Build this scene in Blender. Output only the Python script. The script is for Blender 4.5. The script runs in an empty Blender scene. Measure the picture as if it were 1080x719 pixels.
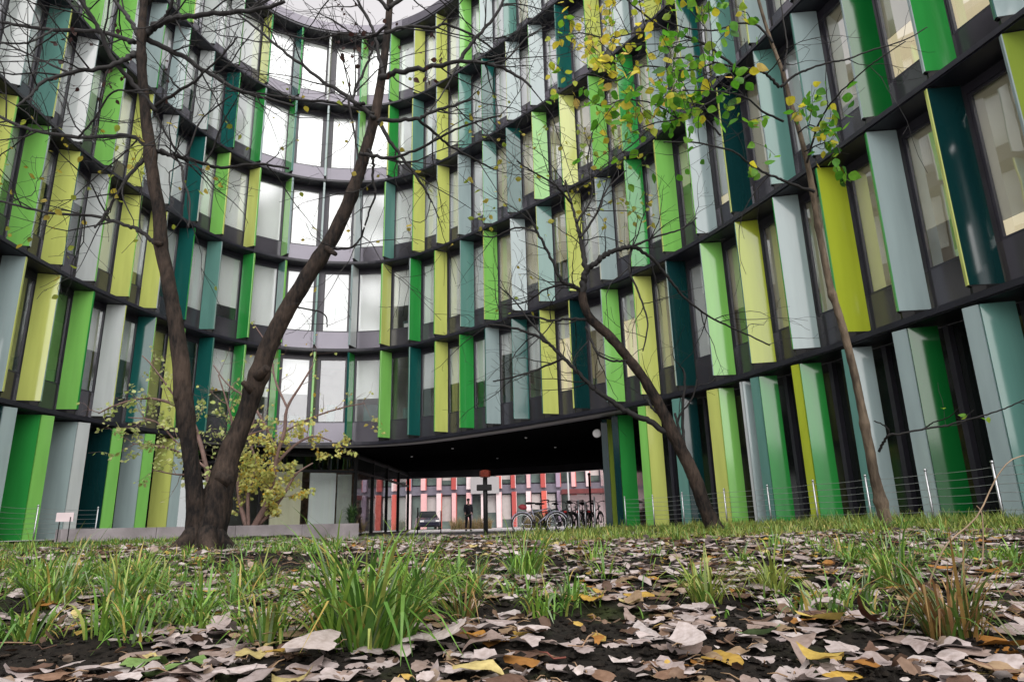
import bpy, math, random
from mathutils import Vector, Matrix, noise
import bmesh

random.seed(11)
PI = math.pi
C = bpy.context.scene.collection
S = bpy.context.scene
TH, ROLL, F = math.radians(15.2), math.radians(1.43), 705.0
CAMZ = 0.30
CAM = Vector((0, 0, CAMZ))

# ------------------------------------------------------------------ geometry helpers
def ray(x, y):
    u, v = x - 540, y - 359.5
    c, s = math.cos(ROLL), math.sin(ROLL)
    ur, vd = u * c - v * s, u * s + v * c
    ct, st = math.cos(TH), math.sin(TH)
    return Vector((ur, F * ct + vd * st, F * st - vd * ct))

def P(x, y, Y):
    d = ray(x, y)
    return CAM + d * (Y / d.y)

RT = Vector((1, 0, 0)); FW = Vector((0, math.cos(TH), math.sin(TH))); UP0 = Vector((0, -math.sin(TH), math.cos(TH)))
def proj(p):
    q = p - CAM
    w = q.dot(FW)
    if w < 0.05: return (-9999, -9999)
    a, b = q.dot(RT) / w * F, -q.dot(UP0) / w * F
    c, s = math.cos(ROLL), math.sin(ROLL)
    return (540 + a * c + b * s, 359.5 - a * s + b * c)

def sst(a, b, x):
    t = max(0.0, min(1.0, (x - a) / (b - a)))
    return t * t * (3 - 2 * t)

def lin(r, g, b):
    f = lambda c: c / 255 / 12.92 if c / 255 <= 0.04045 else ((c / 255 + 0.055) / 1.055) ** 2.4
    return (f(r), f(g), f(b))

class MB:
    def __init__(self):
        self.v, self.f, self.m, self.c, self.cur = [], [], [], [], None
    def add(self, vs, fs, mi=0, col=None):
        o = len(self.v)
        self.v += [tuple(p) for p in vs]
        self.f += [tuple(i + o for i in f) for f in fs]
        self.m += [mi] * len(fs)
        self.c += [col or (1, 1, 1)] * len(vs)
    def quad(self, a, b, c, d, mi=0, col=None):
        self.add([a, b, c, d], [(0, 1, 2, 3)], mi, col)
    def box(self, c, s, mi=0, rz=0.0, col=None, M=None):
        x, y, z = s[0] / 2, s[1] / 2, s[2] / 2
        R = Matrix.Rotation(rz, 3, 'Z') if M is None else M
        vs = [R @ Vector((sx * x, sy * y, sz * z)) + Vector(c) for sz in (-1, 1) for sx, sy in ((-1, -1), (1, -1), (1, 1), (-1, 1))]
        self.add(vs, [(3, 2, 1, 0), (4, 5, 6, 7), (0, 1, 5, 4), (1, 2, 6, 5), (2, 3, 7, 6), (3, 0, 4, 7)], mi, col)
    def prism(self, poly, z0, z1, mi=0, cap_mi=None):
        n = len(poly)
        vs = [(x, y, z0) for x, y in poly] + [(x, y, z1) for x, y in poly]
        self.add(vs, [(i, (i + 1) % n, n + (i + 1) % n, n + i) for i in range(n)], mi)
        self.add(vs, [tuple(range(n))[::-1], tuple(range(n, 2 * n))], mi if cap_mi is None else cap_mi)
    def tube(self, pts, rad, n=6, mi=0, col=None, amp=0.0, freq=4.0, caps=True):
        pts = [Vector(p) for p in pts]
        if len(pts) < 2: return
        if not isinstance(rad, (list, tuple)): rad = [rad] * len(pts)
        t0 = (pts[1] - pts[0]).normalized()
        a = t0.cross(Vector((0, 0, 1)))
        if a.length < 1e-3: a = t0.cross(Vector((1, 0, 0)))
        a.normalize()
        vs = []
        for i, p in enumerate(pts):
            t = (pts[min(i + 1, len(pts) - 1)] - pts[max(i - 1, 0)])
            if t.length < 1e-9: t = t0
            t = t.normalized()
            a = (a - t * a.dot(t))
            if a.length < 1e-6: a = t.orthogonal()
            a.normalize()
            b = t.cross(a)
            for k in range(n):
                w = 2 * PI * k / n
                d = a * math.cos(w) + b * math.sin(w)
                r = rad[i]
                if amp:
                    r *= 1 + amp * noise.noise((p + d * rad[i]) * freq) + amp * 0.5 * noise.noise((p + d * rad[i]) * freq * 2.7)
                vs.append(p + d * r)
        fs = []
        for i in range(len(pts) - 1):
            for k in range(n):
                fs.append((i * n + k, i * n + (k + 1) % n, (i + 1) * n + (k + 1) % n, (i + 1) * n + k))
        if caps:
            fs.append(tuple(range(n))[::-1]); fs.append(tuple(range((len(pts) - 1) * n, len(pts) * n)))
        self.add(vs, fs, mi, col)
    def blob(self, c, r, mi=0, amp=0.2, seg=8, rings=6, sc=(1, 1, 1), col=None):
        vs, fs = [], []
        c = Vector(c)
        for i in range(rings + 1):
            ph = PI * i / rings
            for k in range(seg):
                w = 2 * PI * k / seg
                d = Vector((math.sin(ph) * math.cos(w) * sc[0], math.sin(ph) * math.sin(w) * sc[1], math.cos(ph) * sc[2]))
                vs.append(c + d * r * (1 + amp * noise.noise((c + d * r) * 9 / max(r * 8, .2))))
        for i in range(rings):
            for k in range(seg):
                fs.append((i * seg + k, (i + 1) * seg + k, (i + 1) * seg + (k + 1) % seg, i * seg + (k + 1) % seg))
        self.add(vs, fs, mi, col)
    def build(self, name, mats, parent=None, smooth=False, loc=None, rz=0.0, color=False):
        me = bpy.data.meshes.new(name)
        me.from_pydata(self.v, [], self.f)
        if not isinstance(mats, (list, tuple)): mats = [mats]
        for m in mats: me.materials.append(m)
        me.polygons.foreach_set('material_index', self.m)
        if smooth: me.polygons.foreach_set('use_smooth', [True] * len(self.f))
        if color:
            at = me.color_attributes.new('tint', 'FLOAT_COLOR', 'POINT')
            flat = []
            for c in self.c: flat += [c[0], c[1], c[2], 1.0]
            at.data.foreach_set('color', flat)
        me.update()
        o = bpy.data.objects.new(name, me)
        C.objects.link(o)
        if parent is not None: o.parent = parent
        if loc is not None: o.location = loc
        o.rotation_euler[2] = rz
        return o

def thing(name, label, cat, loc=(0, 0, 0), rz=0.0, group=None):
    o = bpy.data.objects.new(name, None); C.objects.link(o)
    o.location = loc; o.rotation_euler[2] = rz
    o.empty_display_size = 0.2
    return tag(o, label, cat, group)
def tag(o, label, cat, group=None):
    o['label'] = label; o['category'] = cat
    if group: o['group'] = group
    return o
def kind(o, k):
    o['kind'] = k
    return o
def copy_tree(o, parent=None):
    c = o.copy(); C.objects.link(c); c.parent = parent
    for ch in list(o.children): copy_tree(ch, c)
    return c

def smooth_path(pts, n):
    """Catmull-Rom through pts (tuples of any length), n samples"""
    k = len(pts)
    out = []
    for j in range(n):
        t = j / (n - 1) * (k - 1)
        i = min(int(t), k - 2); u = t - i
        p = [pts[max(0, min(k - 1, i + d))] for d in (-1, 0, 1, 2)]
        out.append(tuple(0.5 * (2 * b + (c - a) * u + (2 * a - 5 * b + 4 * c - d) * u * u + (3 * b - a - 3 * c + d) * u ** 3) for a, b, c, d in zip(*p)))
    return out

# ------------------------------------------------------------------ materials
def new_mat(name):
    m = bpy.data.materials.new(name); m.use_nodes = True
    nt = m.node_tree
    return m, nt, nt.nodes['Principled BSDF']
def mat(name, col, rough=0.6, metal=0.0, spec=0.5, var=0.0, scale=3.0, bump=0.0, bscale=40.0, emit=None, streak=False):
    m, nt, b = new_mat(name)
    b.inputs['Base Color'].default_value = (*col, 1)
    b.inputs['Roughness'].default_value = rough
    b.inputs['Metallic'].default_value = metal
    b.inputs['Specular IOR Level'].default_value = spec
    tc = nt.nodes.new('ShaderNodeTexCoord')
    if var:
        nz = nt.nodes.new('ShaderNodeTexNoise'); nz.inputs['Scale'].default_value = scale; nz.inputs['Detail'].default_value = 6
        if streak:
            mp = nt.nodes.new('ShaderNodeMapping'); mp.inputs['Scale'].default_value = (1, 1, 0.12)
            nt.links.new(tc.outputs['Object'], mp.inputs[0]); nt.links.new(mp.outputs[0], nz.inputs['Vector'])
        else:
            nt.links.new(tc.outputs['Object'], nz.inputs['Vector'])
        r = nt.nodes.new('ShaderNodeValToRGB')
        r.color_ramp.elements[0].position = 0.3; r.color_ramp.elements[1].position = 0.7
        r.color_ramp.elements[0].color = (*[max(0, c * (1 - var)) for c in col], 1)
        r.color_ramp.elements[1].color = (*[min(1, c * (1 + var)) for c in col], 1)
        nt.links.new(nz.outputs['Fac'], r.inputs[0]); nt.links.new(r.outputs[0], b.inputs['Base Color'])
        mr = nt.nodes.new('ShaderNodeMapRange'); mr.inputs[3].default_value = max(0, rough - .08); mr.inputs[4].default_value = rough + .1
        nt.links.new(nz.outputs['Fac'], mr.inputs[0]); nt.links.new(mr.outputs[0], b.inputs['Roughness'])
    if bump:
        n2 = nt.nodes.new('ShaderNodeTexNoise'); n2.inputs['Scale'].default_value = bscale; n2.inputs['Detail'].default_value = 5
        nt.links.new(tc.outputs['Object'], n2.inputs['Vector'])
        bp = nt.nodes.new('ShaderNodeBump'); bp.inputs['Strength'].default_value = bump; bp.inputs['Distance'].default_value = 0.02
        nt.links.new(n2.outputs['Fac'], bp.inputs['Height']); nt.links.new(bp.outputs[0], b.inputs['Normal'])
    if emit:
        b.inputs['Emission Color'].default_value = (*emit[0], 1); b.inputs['Emission Strength'].default_value = emit[1]
    return m
def tint_mat(name, rough=0.6, transl=0.0, spec=0.3, bump=0.0, bscale=60.0, veins=False):
    m, nt, b = new_mat(name)
    a = nt.nodes.new('ShaderNodeAttribute'); a.attribute_name = 'tint'
    tc = nt.nodes.new('ShaderNodeTexCoord')
    nz = nt.nodes.new('ShaderNodeTexNoise'); nz.inputs['Scale'].default_value = bscale; nz.inputs['Detail'].default_value = 4
    nt.links.new(tc.outputs['Object'], nz.inputs['Vector'])
    mx = nt.nodes.new('ShaderNodeMix'); mx.data_type = 'RGBA'; mx.blend_type = 'MULTIPLY'
    r = nt.nodes.new('ShaderNodeValToRGB')
    r.color_ramp.elements[0].position = 0.32; r.color_ramp.elements[1].position = 0.62
    r.color_ramp.elements[0].color = (.55, .5, .45, 1); r.color_ramp.elements[1].color = (1, 1, 1, 1)
    nt.links.new(nz.outputs['Fac'], r.inputs[0])
    mx.inputs[0].default_value = 0.6
    nt.links.new(a.outputs['Color'], mx.inputs[6]); nt.links.new(r.outputs[0], mx.inputs[7])
    nt.links.new(mx.outputs[2], b.inputs['Base Color'])
    b.inputs['Roughness'].default_value = rough; b.inputs['Specular IOR Level'].default_value = spec
    if bump:
        bp = nt.nodes.new('ShaderNodeBump'); bp.inputs['Strength'].default_value = bump; bp.inputs['Distance'].default_value = 0.004
        nt.links.new(nz.outputs['Fac'], bp.inputs['Height']); nt.links.new(bp.outputs[0], b.inputs['Normal'])
    if transl:
        t = nt.nodes.new('ShaderNodeBsdfTranslucent'); nt.links.new(mx.outputs[2], t.inputs[0])
        ms = nt.nodes.new('ShaderNodeMixShader'); ms.inputs[0].default_value = transl
        out = nt.nodes['Material Output']
        nt.links.new(b.outputs[0], ms.inputs[1]); nt.links.new(t.outputs[0], ms.inputs[2]); nt.links.new(ms.outputs[0], out.inputs[0])
    return m
def glass_mat(name, base=0.10, edge=0.75, tint=(0.93, 0.97, 0.95), rough=0.01):
    m = bpy.data.materials.new(name); m.use_nodes = True
    nt = m.node_tree; nt.nodes.clear()
    out = nt.nodes.new('ShaderNodeOutputMaterial'); ms = nt.nodes.new('ShaderNodeMixShader')
    tr = nt.nodes.new('ShaderNodeBsdfTransparent'); tr.inputs[0].default_value = (*tint, 1)
    gl = nt.nodes.new('ShaderNodeBsdfGlossy'); gl.inputs['Roughness'].default_value = rough; gl.inputs[0].default_value = (.95, .97, 1, 1)
    lw = nt.nodes.new('ShaderNodeLayerWeight'); lw.inputs[0].default_value = 0.35
    mr = nt.nodes.new('ShaderNodeMapRange'); mr.inputs[3].default_value = base; mr.inputs[4].default_value = edge
    nt.links.new(lw.outputs['Facing'], mr.inputs[0]); nt.links.new(mr.outputs[0], ms.inputs[0])
    nt.links.new(tr.outputs[0], ms.inputs[1]); nt.links.new(gl.outputs[0], ms.inputs[2]); nt.links.new(ms.outputs[0], out.inputs[0])
    # slightly wavy float glass
    tc = nt.nodes.new('ShaderNodeTexCoord'); nz = nt.nodes.new('ShaderNodeTexNoise'); nz.inputs['Scale'].default_value = 0.9
    bp = nt.nodes.new('ShaderNodeBump'); bp.inputs['Strength'].default_value = 0.012; bp.inputs['Distance'].default_value = 0.1
    nt.links.new(tc.outputs['Object'], nz.inputs['Vector']); nt.links.new(nz.outputs['Fac'], bp.inputs['Height']); nt.links.new(bp.outputs[0], gl.inputs['Normal'])
    return m

FINC = {
 'lime': lin(182, 191, 104), 'yellow': lin(158, 172, 50), 'olive': lin(126, 146, 58), 'lgreen': lin(118, 180, 88), 'green': lin(44, 136, 62),
 'dgreen': lin(14, 84, 36), 'teal': lin(22, 80, 76), 'dteal': lin(12, 46, 48), 'pteal': lin(88, 130, 122), 'pale': lin(144, 161, 162), 'white': lin(178, 184, 184)}
FM = {k: mat('fin_' + k, v, rough=0.07, spec=0.7, var=0.13, scale=3.2, streak=True) for k, v in FINC.items()}
M_spandrel = mat('spandrel_grey_violet', (0.135, 0.128, 0.15), rough=0.14, metal=0.7, var=0.08, scale=1.5)
M_pier = mat('pier_grey', (0.04, 0.038, 0.05), rough=0.3, metal=0.2, var=0.15, scale=2)
M_frame = mat('anthracite_frame', (0.034, 0.033, 0.044), rough=0.3, var=0.15, scale=2)
M_ledge = mat('ledge_dark_metal', (0.013, 0.013, 0.021), rough=0.4, var=0.2, scale=2.5)
M_black = mat('black_metal', (0.006, 0.006, 0.0065), rough=0.55, spec=.25, var=0.2)
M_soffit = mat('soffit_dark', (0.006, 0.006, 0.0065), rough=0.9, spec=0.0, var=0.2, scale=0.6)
M_darkglass = mat('dark_glass', (0.010, 0.013, 0.013), rough=0.06, spec=0.6, var=0.3, scale=0.8)
M_glass = glass_mat('window_glass', base=0.20, edge=0.85)
M_coated = glass_mat('coated_glass', base=0.17, edge=0.85, rough=.12)
M_lobbyglass = glass_mat('lobby_glass', base=0.06, edge=0.6, tint=(.8, .86, .84))
M_blind = mat('white_blind', (0.86, 0.84, 0.85), rough=0.7, var=0.03, scale=1.3)
M_blind2 = mat('warm_blind', (0.72, 0.64, 0.47), rough=0.8, var=0.06, scale=1.6)
M_room = mat('room_wall', (0.46, 0.45, 0.42), rough=0.8, var=0.1)
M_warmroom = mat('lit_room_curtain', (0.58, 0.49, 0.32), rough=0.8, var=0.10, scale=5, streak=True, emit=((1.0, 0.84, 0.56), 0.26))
M_roomdark = mat('room_furniture', (0.10, 0.17, 0.16), rough=0.7, var=0.5, scale=1.5)
M_floorin = mat('room_floor', (0.25, 0.24, 0.23), rough=0.7)
M_conc = mat('planter_concrete', (0.29, 0.262, 0.272), rough=0.85, var=0.28, scale=2.2, bump=0.25, bscale=30)
M_steel = mat('galvanised_steel', (0.50, 0.51, 0.53), rough=0.32, metal=0.85, var=0.1, scale=20)
M_wire = mat('fence_wire', (0.42, 0.44, 0.45), rough=0.4, metal=0.6)
M_whitepaint = mat('white_paint', (0.78, 0.77, 0.77), rough=0.5, var=0.04)
M_rubber = mat('tyre_rubber', (0.02, 0.02, 0.02), rough=0.8)
M_chrome = mat('chrome', (0.65, 0.66, 0.68), rough=0.22, metal=0.9)

# ------------------------------------------------------------------ facade curve (plan of the court)
ctrl = [(-10.3, 3.0), (-10.75, 7.0), (-11.1, 10.5), (-11.36, 14.0), (-11.38, 16.0), (-11.2, 17.7), (-10.88, 19.4), (-10.42, 21.1), (-9.6, 22.7), (-8.0, 23.9), (-5.6, 24.3),
        (-3.8, 23.75), (-2.45, 22.8), (-1.25, 21.75), (0.0, 20.6), (1.3, 19.25), (2.7, 17.75), (3.85, 16.1), (4.7, 14.5), (5.3, 12.9), (5.85, 11.3), (6.25, 9.9), (6.6, 8.7), (6.95, 7.4), (7.3, 5.6), (7.6, 3.4), (7.8, 1.0)]
raw = smooth_path(ctrl, 900)
for _ in range(60):
    raw = [raw[0]] + [tuple((raw[i - 1][d] + 2 * raw[i][d] + raw[i + 1][d]) / 4 for d in (0, 1)) for i in range(1, len(raw) - 1)] + [raw[-1]]
cum = [0.0]
for i in range(1, len(raw)):
    cum.append(cum[-1] + math.dist(raw[i], raw[i - 1]))
def Cs(s):
    s = max(0.0, min(cum[-1] - 1e-6, s))
    lo, hi = 0, len(cum) - 1
    while hi - lo > 1:
        m = (lo + hi) // 2
        if cum[m] <= s: lo = m
        else: hi = m
    t = (s - cum[lo]) / (cum[hi] - cum[lo])
    p = Vector((raw[lo][0] * (1 - t) + raw[hi][0] * t, raw[lo][1] * (1 - t) + raw[hi][1] * t))
    i0, i1 = max(0, lo - 6), min(len(raw) - 1, hi + 6)
    d = Vector((raw[i1][0] - raw[i0][0], raw[i1][1] - raw[i0][1])).normalized()
    return p, d, Vector((-d.y, d.x))          # position, tangent (left to right), normal into the building
def s_near(x, y):
    j = min(range(len(raw)), key=lambda i: (raw[i][0] - x) ** 2 + (raw[i][1] - y) ** 2)
    return cum[j]
sA, sB = s_near(-11.4, 14.6), s_near(6.28, 8.96)
PITCH = (sB - sA) / 27.0
def bay(i): return Cs(sA + i * PITCH)
print('pitch', PITCH, 'len', cum[-1])
def off(i, d):
    p, t, n = bay(i)
    q = p + n * d
    return q.x, q.y
FZ = [3.15 + 3.5 * k for k in range(6)]      # underside of ledge k
I0, I1 = -7, 32

bld = thing('office_building', 'curved office building with green, lime, teal and pale fins above a dark passage', 'office building', (-2, 24, 0))
BL = Vector(bld.location)
def bpart(mb, name, mats, **k):
    o = mb.build(name, mats, bld, **k)
    if k.get('loc') is None: o.location = -BL
    else: o.location = Vector(k['loc']) - BL
    return o

# ledges: one ring per storey
def ring(mb, i0, i1, d0, d1, z0, z1, mi=0, step=0.25, open_ends=False):
    n = int(round((i1 - i0) / step))
    vs = []
    for k in range(n + 1):
        i = i0 + (i1 - i0) * k / n
        a, b = off(i, d0), off(i, d1)
        vs += [(*a, z0), (*b, z0), (*b, z1), (*a, z1)]
    fs = []
    for k in range(n):
        o = 4 * k
        for q in range(4):
            r = (q + 1) % 4
            fs.append((o + q, o + r, o + 4 + r, o + 4 + q))
    fs += [(0, 3, 2, 1), tuple(4 * n + q for q in (0, 1, 2, 3))]
    mb.add(vs, fs, mi)
WD = 0.52                                    # depth of the window plane behind the ledge edge
for k in range(6):
    mb = MB()
    ring(mb, I0, I1, 0.0, WD + 0.14, FZ[k] - 0.02, FZ[k] + 0.11)
    ring(mb, I0, I1, -0.035, -0.003, FZ[k] + 0.0, FZ[k] + 0.075)
    bpart(mb, 'ledge', M_ledge)
# the roof edge
mb = MB(); ring(mb, I0, I1, -0.05, 0.35, FZ[5] + 0.113, FZ[5] + 0.50)
bpart(mb, 'parapet', M_spandrel)
mb = MB(); ring(mb, I0, I1, 0.353, 13.0, FZ[5] + 0.12, FZ[5] + 0.35, step=1)
bpart(mb, 'roof', M_spandrel)
# facade wall: spandrel, piers and lintel around each window opening
SP, LT = 0.78, 0.16
def wlr(i): return (0.135, 0.885) if i < 17 else (0.19, 0.84)
wl, wr = 0.11, 0.91
def wall_row(mb, k, i0, i1):
    zb, zt = FZ[k] + 0.11, FZ[k + 1] - 0.02
    for i in range(i0, i1):
        wl, wr = wlr(i)
        A = [off(i + u, WD) for u in (0, wl, wr, 1)]
        zs = (zb, zb + SP, zt - LT, zt)
        for c in range(3):
            for r in range(3):
                if c == 1 and r == 1: continue
                mb.quad((*A[c], zs[r]), (*A[c + 1], zs[r]), (*A[c + 1], zs[r + 1]), (*A[c], zs[r + 1]), 0 if r == 0 else 1)
        # reveals
        B = [off(i + u, WD + 0.09) for u in (wl, wr)]
        A = [A[1], A[2]]
        mb.quad((*A[0], zs[1]), (*A[1], zs[1]), (*B[1], zs[1]), (*B[0], zs[1]), 1)
        mb.quad((*A[0], zs[2]), (*B[0], zs[2]), (*B[1], zs[2]), (*A[1], zs[2]), 1)
        for q in (0, 1):
            mb.quad((*A[q], zs[1]), (*B[q], zs[1]), (*B[q], zs[2]), (*A[q], zs[2]), 1)
for k in range(5):
    mb = MB(); wall_row(mb, k, I0, I1)
    bpart(mb, 'wall', [M_spandrel, M_pier])
# rooms behind the windows
mb = MB()
for k in range(5):
    ring(mb, I0, I1, WD + 0.35, 12.9, FZ[k] + 0.02, FZ[k] + 0.12, 1, step=1)
    ring(mb, I0, I1, 3.2, 3.3, FZ[k] + 0.125, FZ[k + 1] - 0.005, 0, step=1)
bpart(mb, 'room_floor', [M_room, M_floorin])
mb = MB(); ring(mb, I0, I1, 12.95, 13.2, FZ[0] - 0.4, FZ[5] + 0.1, 0, step=1)
bpart(mb, 'rear_wall', M_spandrel)

# windows: frame > pane, blind / curtain
def pxsize(i, k):
    p, t, n = bay(i); c = Vector((p.x, p.y, FZ[k] + 1.7)); x, y = proj(c)
    vis = -45 < x < 1125 and -110 < y < 800
    return vis, 1.0 / (c - CAM).length
cells = []
for k in range(5):
    for i in range(I0, I1):
        vis, sz = pxsize(i + 0.5, k)
        if vis: cells.append((sz, i, k))
cells.sort(reverse=True)
def window_geo(i, k, rnd):
    zb, zt = FZ[k] + 0.11 + SP, FZ[k + 1] - 0.02 - LT
    D = WD + 0.04
    wl, wr = wlr(i)
    pts = lambda u, d: Vector((*off(i + u, d), 0))
    a, b = pts(wl + .004, D), pts(wr - .004, D)
    tx = (b - a); W = tx.length; tx.normalize()
    nn = Vector((-tx.y, tx.x, 0))
    if nn.dot(Vector((*bay(i + .5)[2], 0))) < 0: nn = -nn
    fr, pn, bl = MB(), MB(), MB()
    ang = math.atan2(tx.y, tx.x)
    cz = lambda u, z, d=0: a + tx * (u * W) + nn * d + Vector((0, 0, z))
    fw = 0.042
    zb += .004; zt -= .004
    for u in (fw / 2, W - fw / 2):
        fr.box(a + tx * u + Vector((0, 0, (zb + zt) / 2)), (fw, 0.06, zt - zb), 0, ang)
    for z in (zb + fw / 2, zt - fw / 2):
        fr.box(a + tx * (W / 2) + Vector((0, 0, z)), (W - 2 * fw, 0.06, fw), 0, ang)
    e = fw / W
    pn.quad(cz(e, zb + fw), cz(1 - e, zb + fw), cz(1 - e, zt - fw), cz(e, zt - fw))
    right = i > 14
    left_lo = i < 5
    x = rnd.random()
    if right:
        m = 1 if (k <= 2 and x < .7) or (k > 2 and x < .3) else 0
        drop = rnd.choice([1, 1, .98, .7, .5, .86, .62, 0]) if k <= 1 else rnd.choice([1, 1, 1, .9, .8])
        if k == 0 and i < 20: m = 0; drop = rnd.choice([.55, .6, .62, .3, .7])
    elif left_lo:
        m = 0; drop = rnd.choice([.0, .3, .5, .6]) if k == 0 else rnd.choice([.8, .6, 1, 1, .35])
    else:
        m = 0
        drop = {0: rnd.choice([.55, .6, .0, .62, .0]), 1: rnd.choice([1, 1, .96, .6, .78]), }.get(k, rnd.choice([1, 1, 1, 1, .97]))
    H = zt - zb
    zz = zt - H * drop
    if drop > 0.02:
        bl.quad(cz(0, zz, .06), cz(1, zz, .06), cz(1, zt, .06), cz(0, zt, .06), m)
        bl.box(cz(.5, zz - .012, .06), (W, .02, .024), m, ang)
    if drop < .93 and k < 3:
        # things standing in the room: a desk top, a cabinet, a screen
        h = rnd.uniform(.35, .9)
        bl.box(cz(rnd.uniform(.25, .7), zb + h / 2 - .1, .75), (W * rnd.uniform(.3, .6), .3, h), 2, ang)
        if rnd.random() < .5:
            bl.box(cz(rnd.uniform(.2, .8), zb + .2, .45), (W * rnd.uniform(.25, .4), .04, .3), 0, ang)
    if right and k <= 2 and rnd.random() < .75 and drop < .9:
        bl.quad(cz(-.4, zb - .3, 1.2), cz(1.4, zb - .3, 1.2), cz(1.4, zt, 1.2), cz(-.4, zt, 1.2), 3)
    return fr, pn, bl
rw = random.Random(5)
rest = MB()
for n_, (sz, i, k) in enumerate(cells):
    fr, pn, bl = window_geo(i, k, rw)
    if n_ < 100:
        w = bpart(fr, 'window', M_frame)
        pn.build('pane', M_coated if i < 17 else M_glass, w)
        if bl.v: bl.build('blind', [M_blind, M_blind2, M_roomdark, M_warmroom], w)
    else:
        for src, base in ((fr, 0), (pn, 1), (bl, 2)):
            o = len(rest.v); rest.v += src.v; rest.c += src.c
            rest.f += [tuple(q + o for q in f) for f in src.f]; rest.m += [(6 if (base == 1 and i < 18) else m + base) for m in src.m]
if rest.v:
    kind(bpart(rest, 'upper_glazing', [M_frame, M_glass, M_blind, M_blind2, M_roomdark, M_warmroom, M_coated]), 'stuff')

# fins
def fin_angle(i, rnd):
    """turn of the fin away from the facade normal, degrees"""
    pts = [(-7, 22), (0, 20), (3, 23), (6, 24), (8, 16), (9.5, -12), (11, -24), (13, -26), (16, -36), (20, -32), (24, -26), (32, -22)]
    for (a, x), (b, y) in zip(pts, pts[1:]):
        if a <= i <= b:
            v = x + (y - x) * (i - a) / (b - a)
            break
    else: v = 20
    return v + rnd.uniform(-7, 7)
rowcol = {0: 'pale:lime lime:pale lgreen:green white:lime teal:lgreen lime:lgreen teal:pteal green:lgreen lgreen:green olive:lgreen green:teal lgreen:lgreen teal:pteal lime:lgreen green:lgreen pale:teal teal:pteal lime:teal dteal:lime lgreen:pale lime:lgreen dteal:pale lgreen:pale yellow:pteal pale:green yellow:green pale:green dteal:lime olive:pale green:pale pale:lime lime:green'.split(),
          1: 'lgreen:pale lime:teal white:lgreen lime:lgreen lime:white teal:green pteal:pale green:lgreen pteal:lgreen teal:pteal white:pale lime:lgreen green:pale lime:lgreen pteal:pale lgreen:lime pale:white pteal:lime lime:green pale:white green:lgreen lgreen:lime pale:lgreen dteal:lime pteal:pale pale:pteal dgreen:pale green:pale pale:teal lime:green teal:lime pale:green'.split(),
          2: 'pteal:lime white:pale lgreen:pale lime:pale white:teal teal:white lgreen:lime lime:lgreen lgreen:pale pteal:pale pale:white pteal:lgreen lime:lgreen lime:pale pale:white pteal:lgreen teal:pteal lgreen:lime lime:green lgreen:pale green:lime pale:lgreen teal:lime pteal:pale pale:lime green:pale lgreen:lime teal:pale'.split()}
left_ext = {0: ['pale:lime'] * 7, 1: 'pale:lime green:pale lime:pale lgreen:lime pale:green teal:lime lime:lgreen'.split(), 2: 'lime:pale green:lime pale:teal lime:green lgreen:lime lgreen:pale white:pale'.split()}
rf = random.Random(21)
def fin_cols(i, k):
    if k in rowcol:
        if i < 0: return left_ext[k][i + 7].split(':')
        if i < len(rowcol[k]): return rowcol[k][i].split(':')
    c = rf.choices(['lime', 'lgreen', 'green', 'teal', 'pteal', 'pale', 'white'], [3, 3.4, 1.6, 2.4, 2.2, 2.6, 2])[0]
    return c, rf.choice([x for x in ('lime', 'lgreen', 'pale', 'pteal', 'green', 'white') if x != c])
FW_, FT = 0.50, 0.085
def fin_geo(z0, z1, w=FW_, t=FT):
    """local frame: x runs from the free outer edge back to the wall, the broad face looks down -y"""
    mb = MB()
    e = 0.012
    sec = [(0, -t / 2 + e), (e, -t / 2), (w, -t * .32), (w, t * .32), (e, t / 2), (0, t / 2 - e)]
    n = len(sec)
    vs = [(x, y, z) for z in (z0, z1) for x, y in sec]
    mt = [1, 0, 1, 0, 1, 1]
    for q in range(n):
        r = (q + 1) % n
        mb.add([vs[q], vs[r], vs[n + r], vs[n + q]], [(0, 1, 2, 3)], mt[q])
    mb.add(vs, [tuple(range(n))[::-1], tuple(range(n, 2 * n))], 2)
    # the glass edge profile and the thin dark joint at the top and bottom
    mb.box((w * .5 + .01, 0, z0 - 0.012), (w * .96, t * .9, 0.02), 2)
    mb.box((w * .5 + .01, 0, z1 + 0.012), (w * .96, t * .9, 0.02), 2)
    return mb
def bracket_geo(z0):
    mb = MB()
    mb.prism([(0.05, -0.03), (0.22, -0.065), (0.46, -0.03), (0.46, 0.03), (0.22, 0.065), (0.05, 0.03)], z0 - 0.13, z0 - 0.024, 0)
    mb.box((0.27, 0, z0 - 0.09), (0.05, 0.17, 0.05), 0)
    return mb
fin_cells = []
for k in range(5):
    for i in range(I0 + 1, I1):
        vis, sz = pxsize(i, k)
        if vis: fin_cells.append((sz, i, k))
fin_cells.sort(reverse=True)
fin_rest = MB(); rest_mats = [FM[x] for x in FINC] + [M_black]; midx = {x: n for n, x in enumerate(FINC)}
fin_mesh = {}
def place_frame(i, k, ang, d=0.02):
    p, t, n = bay(i)
    a = math.atan2(n.y, n.x) + math.radians(ang)
    q = p + n * d
    return q, a
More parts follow.
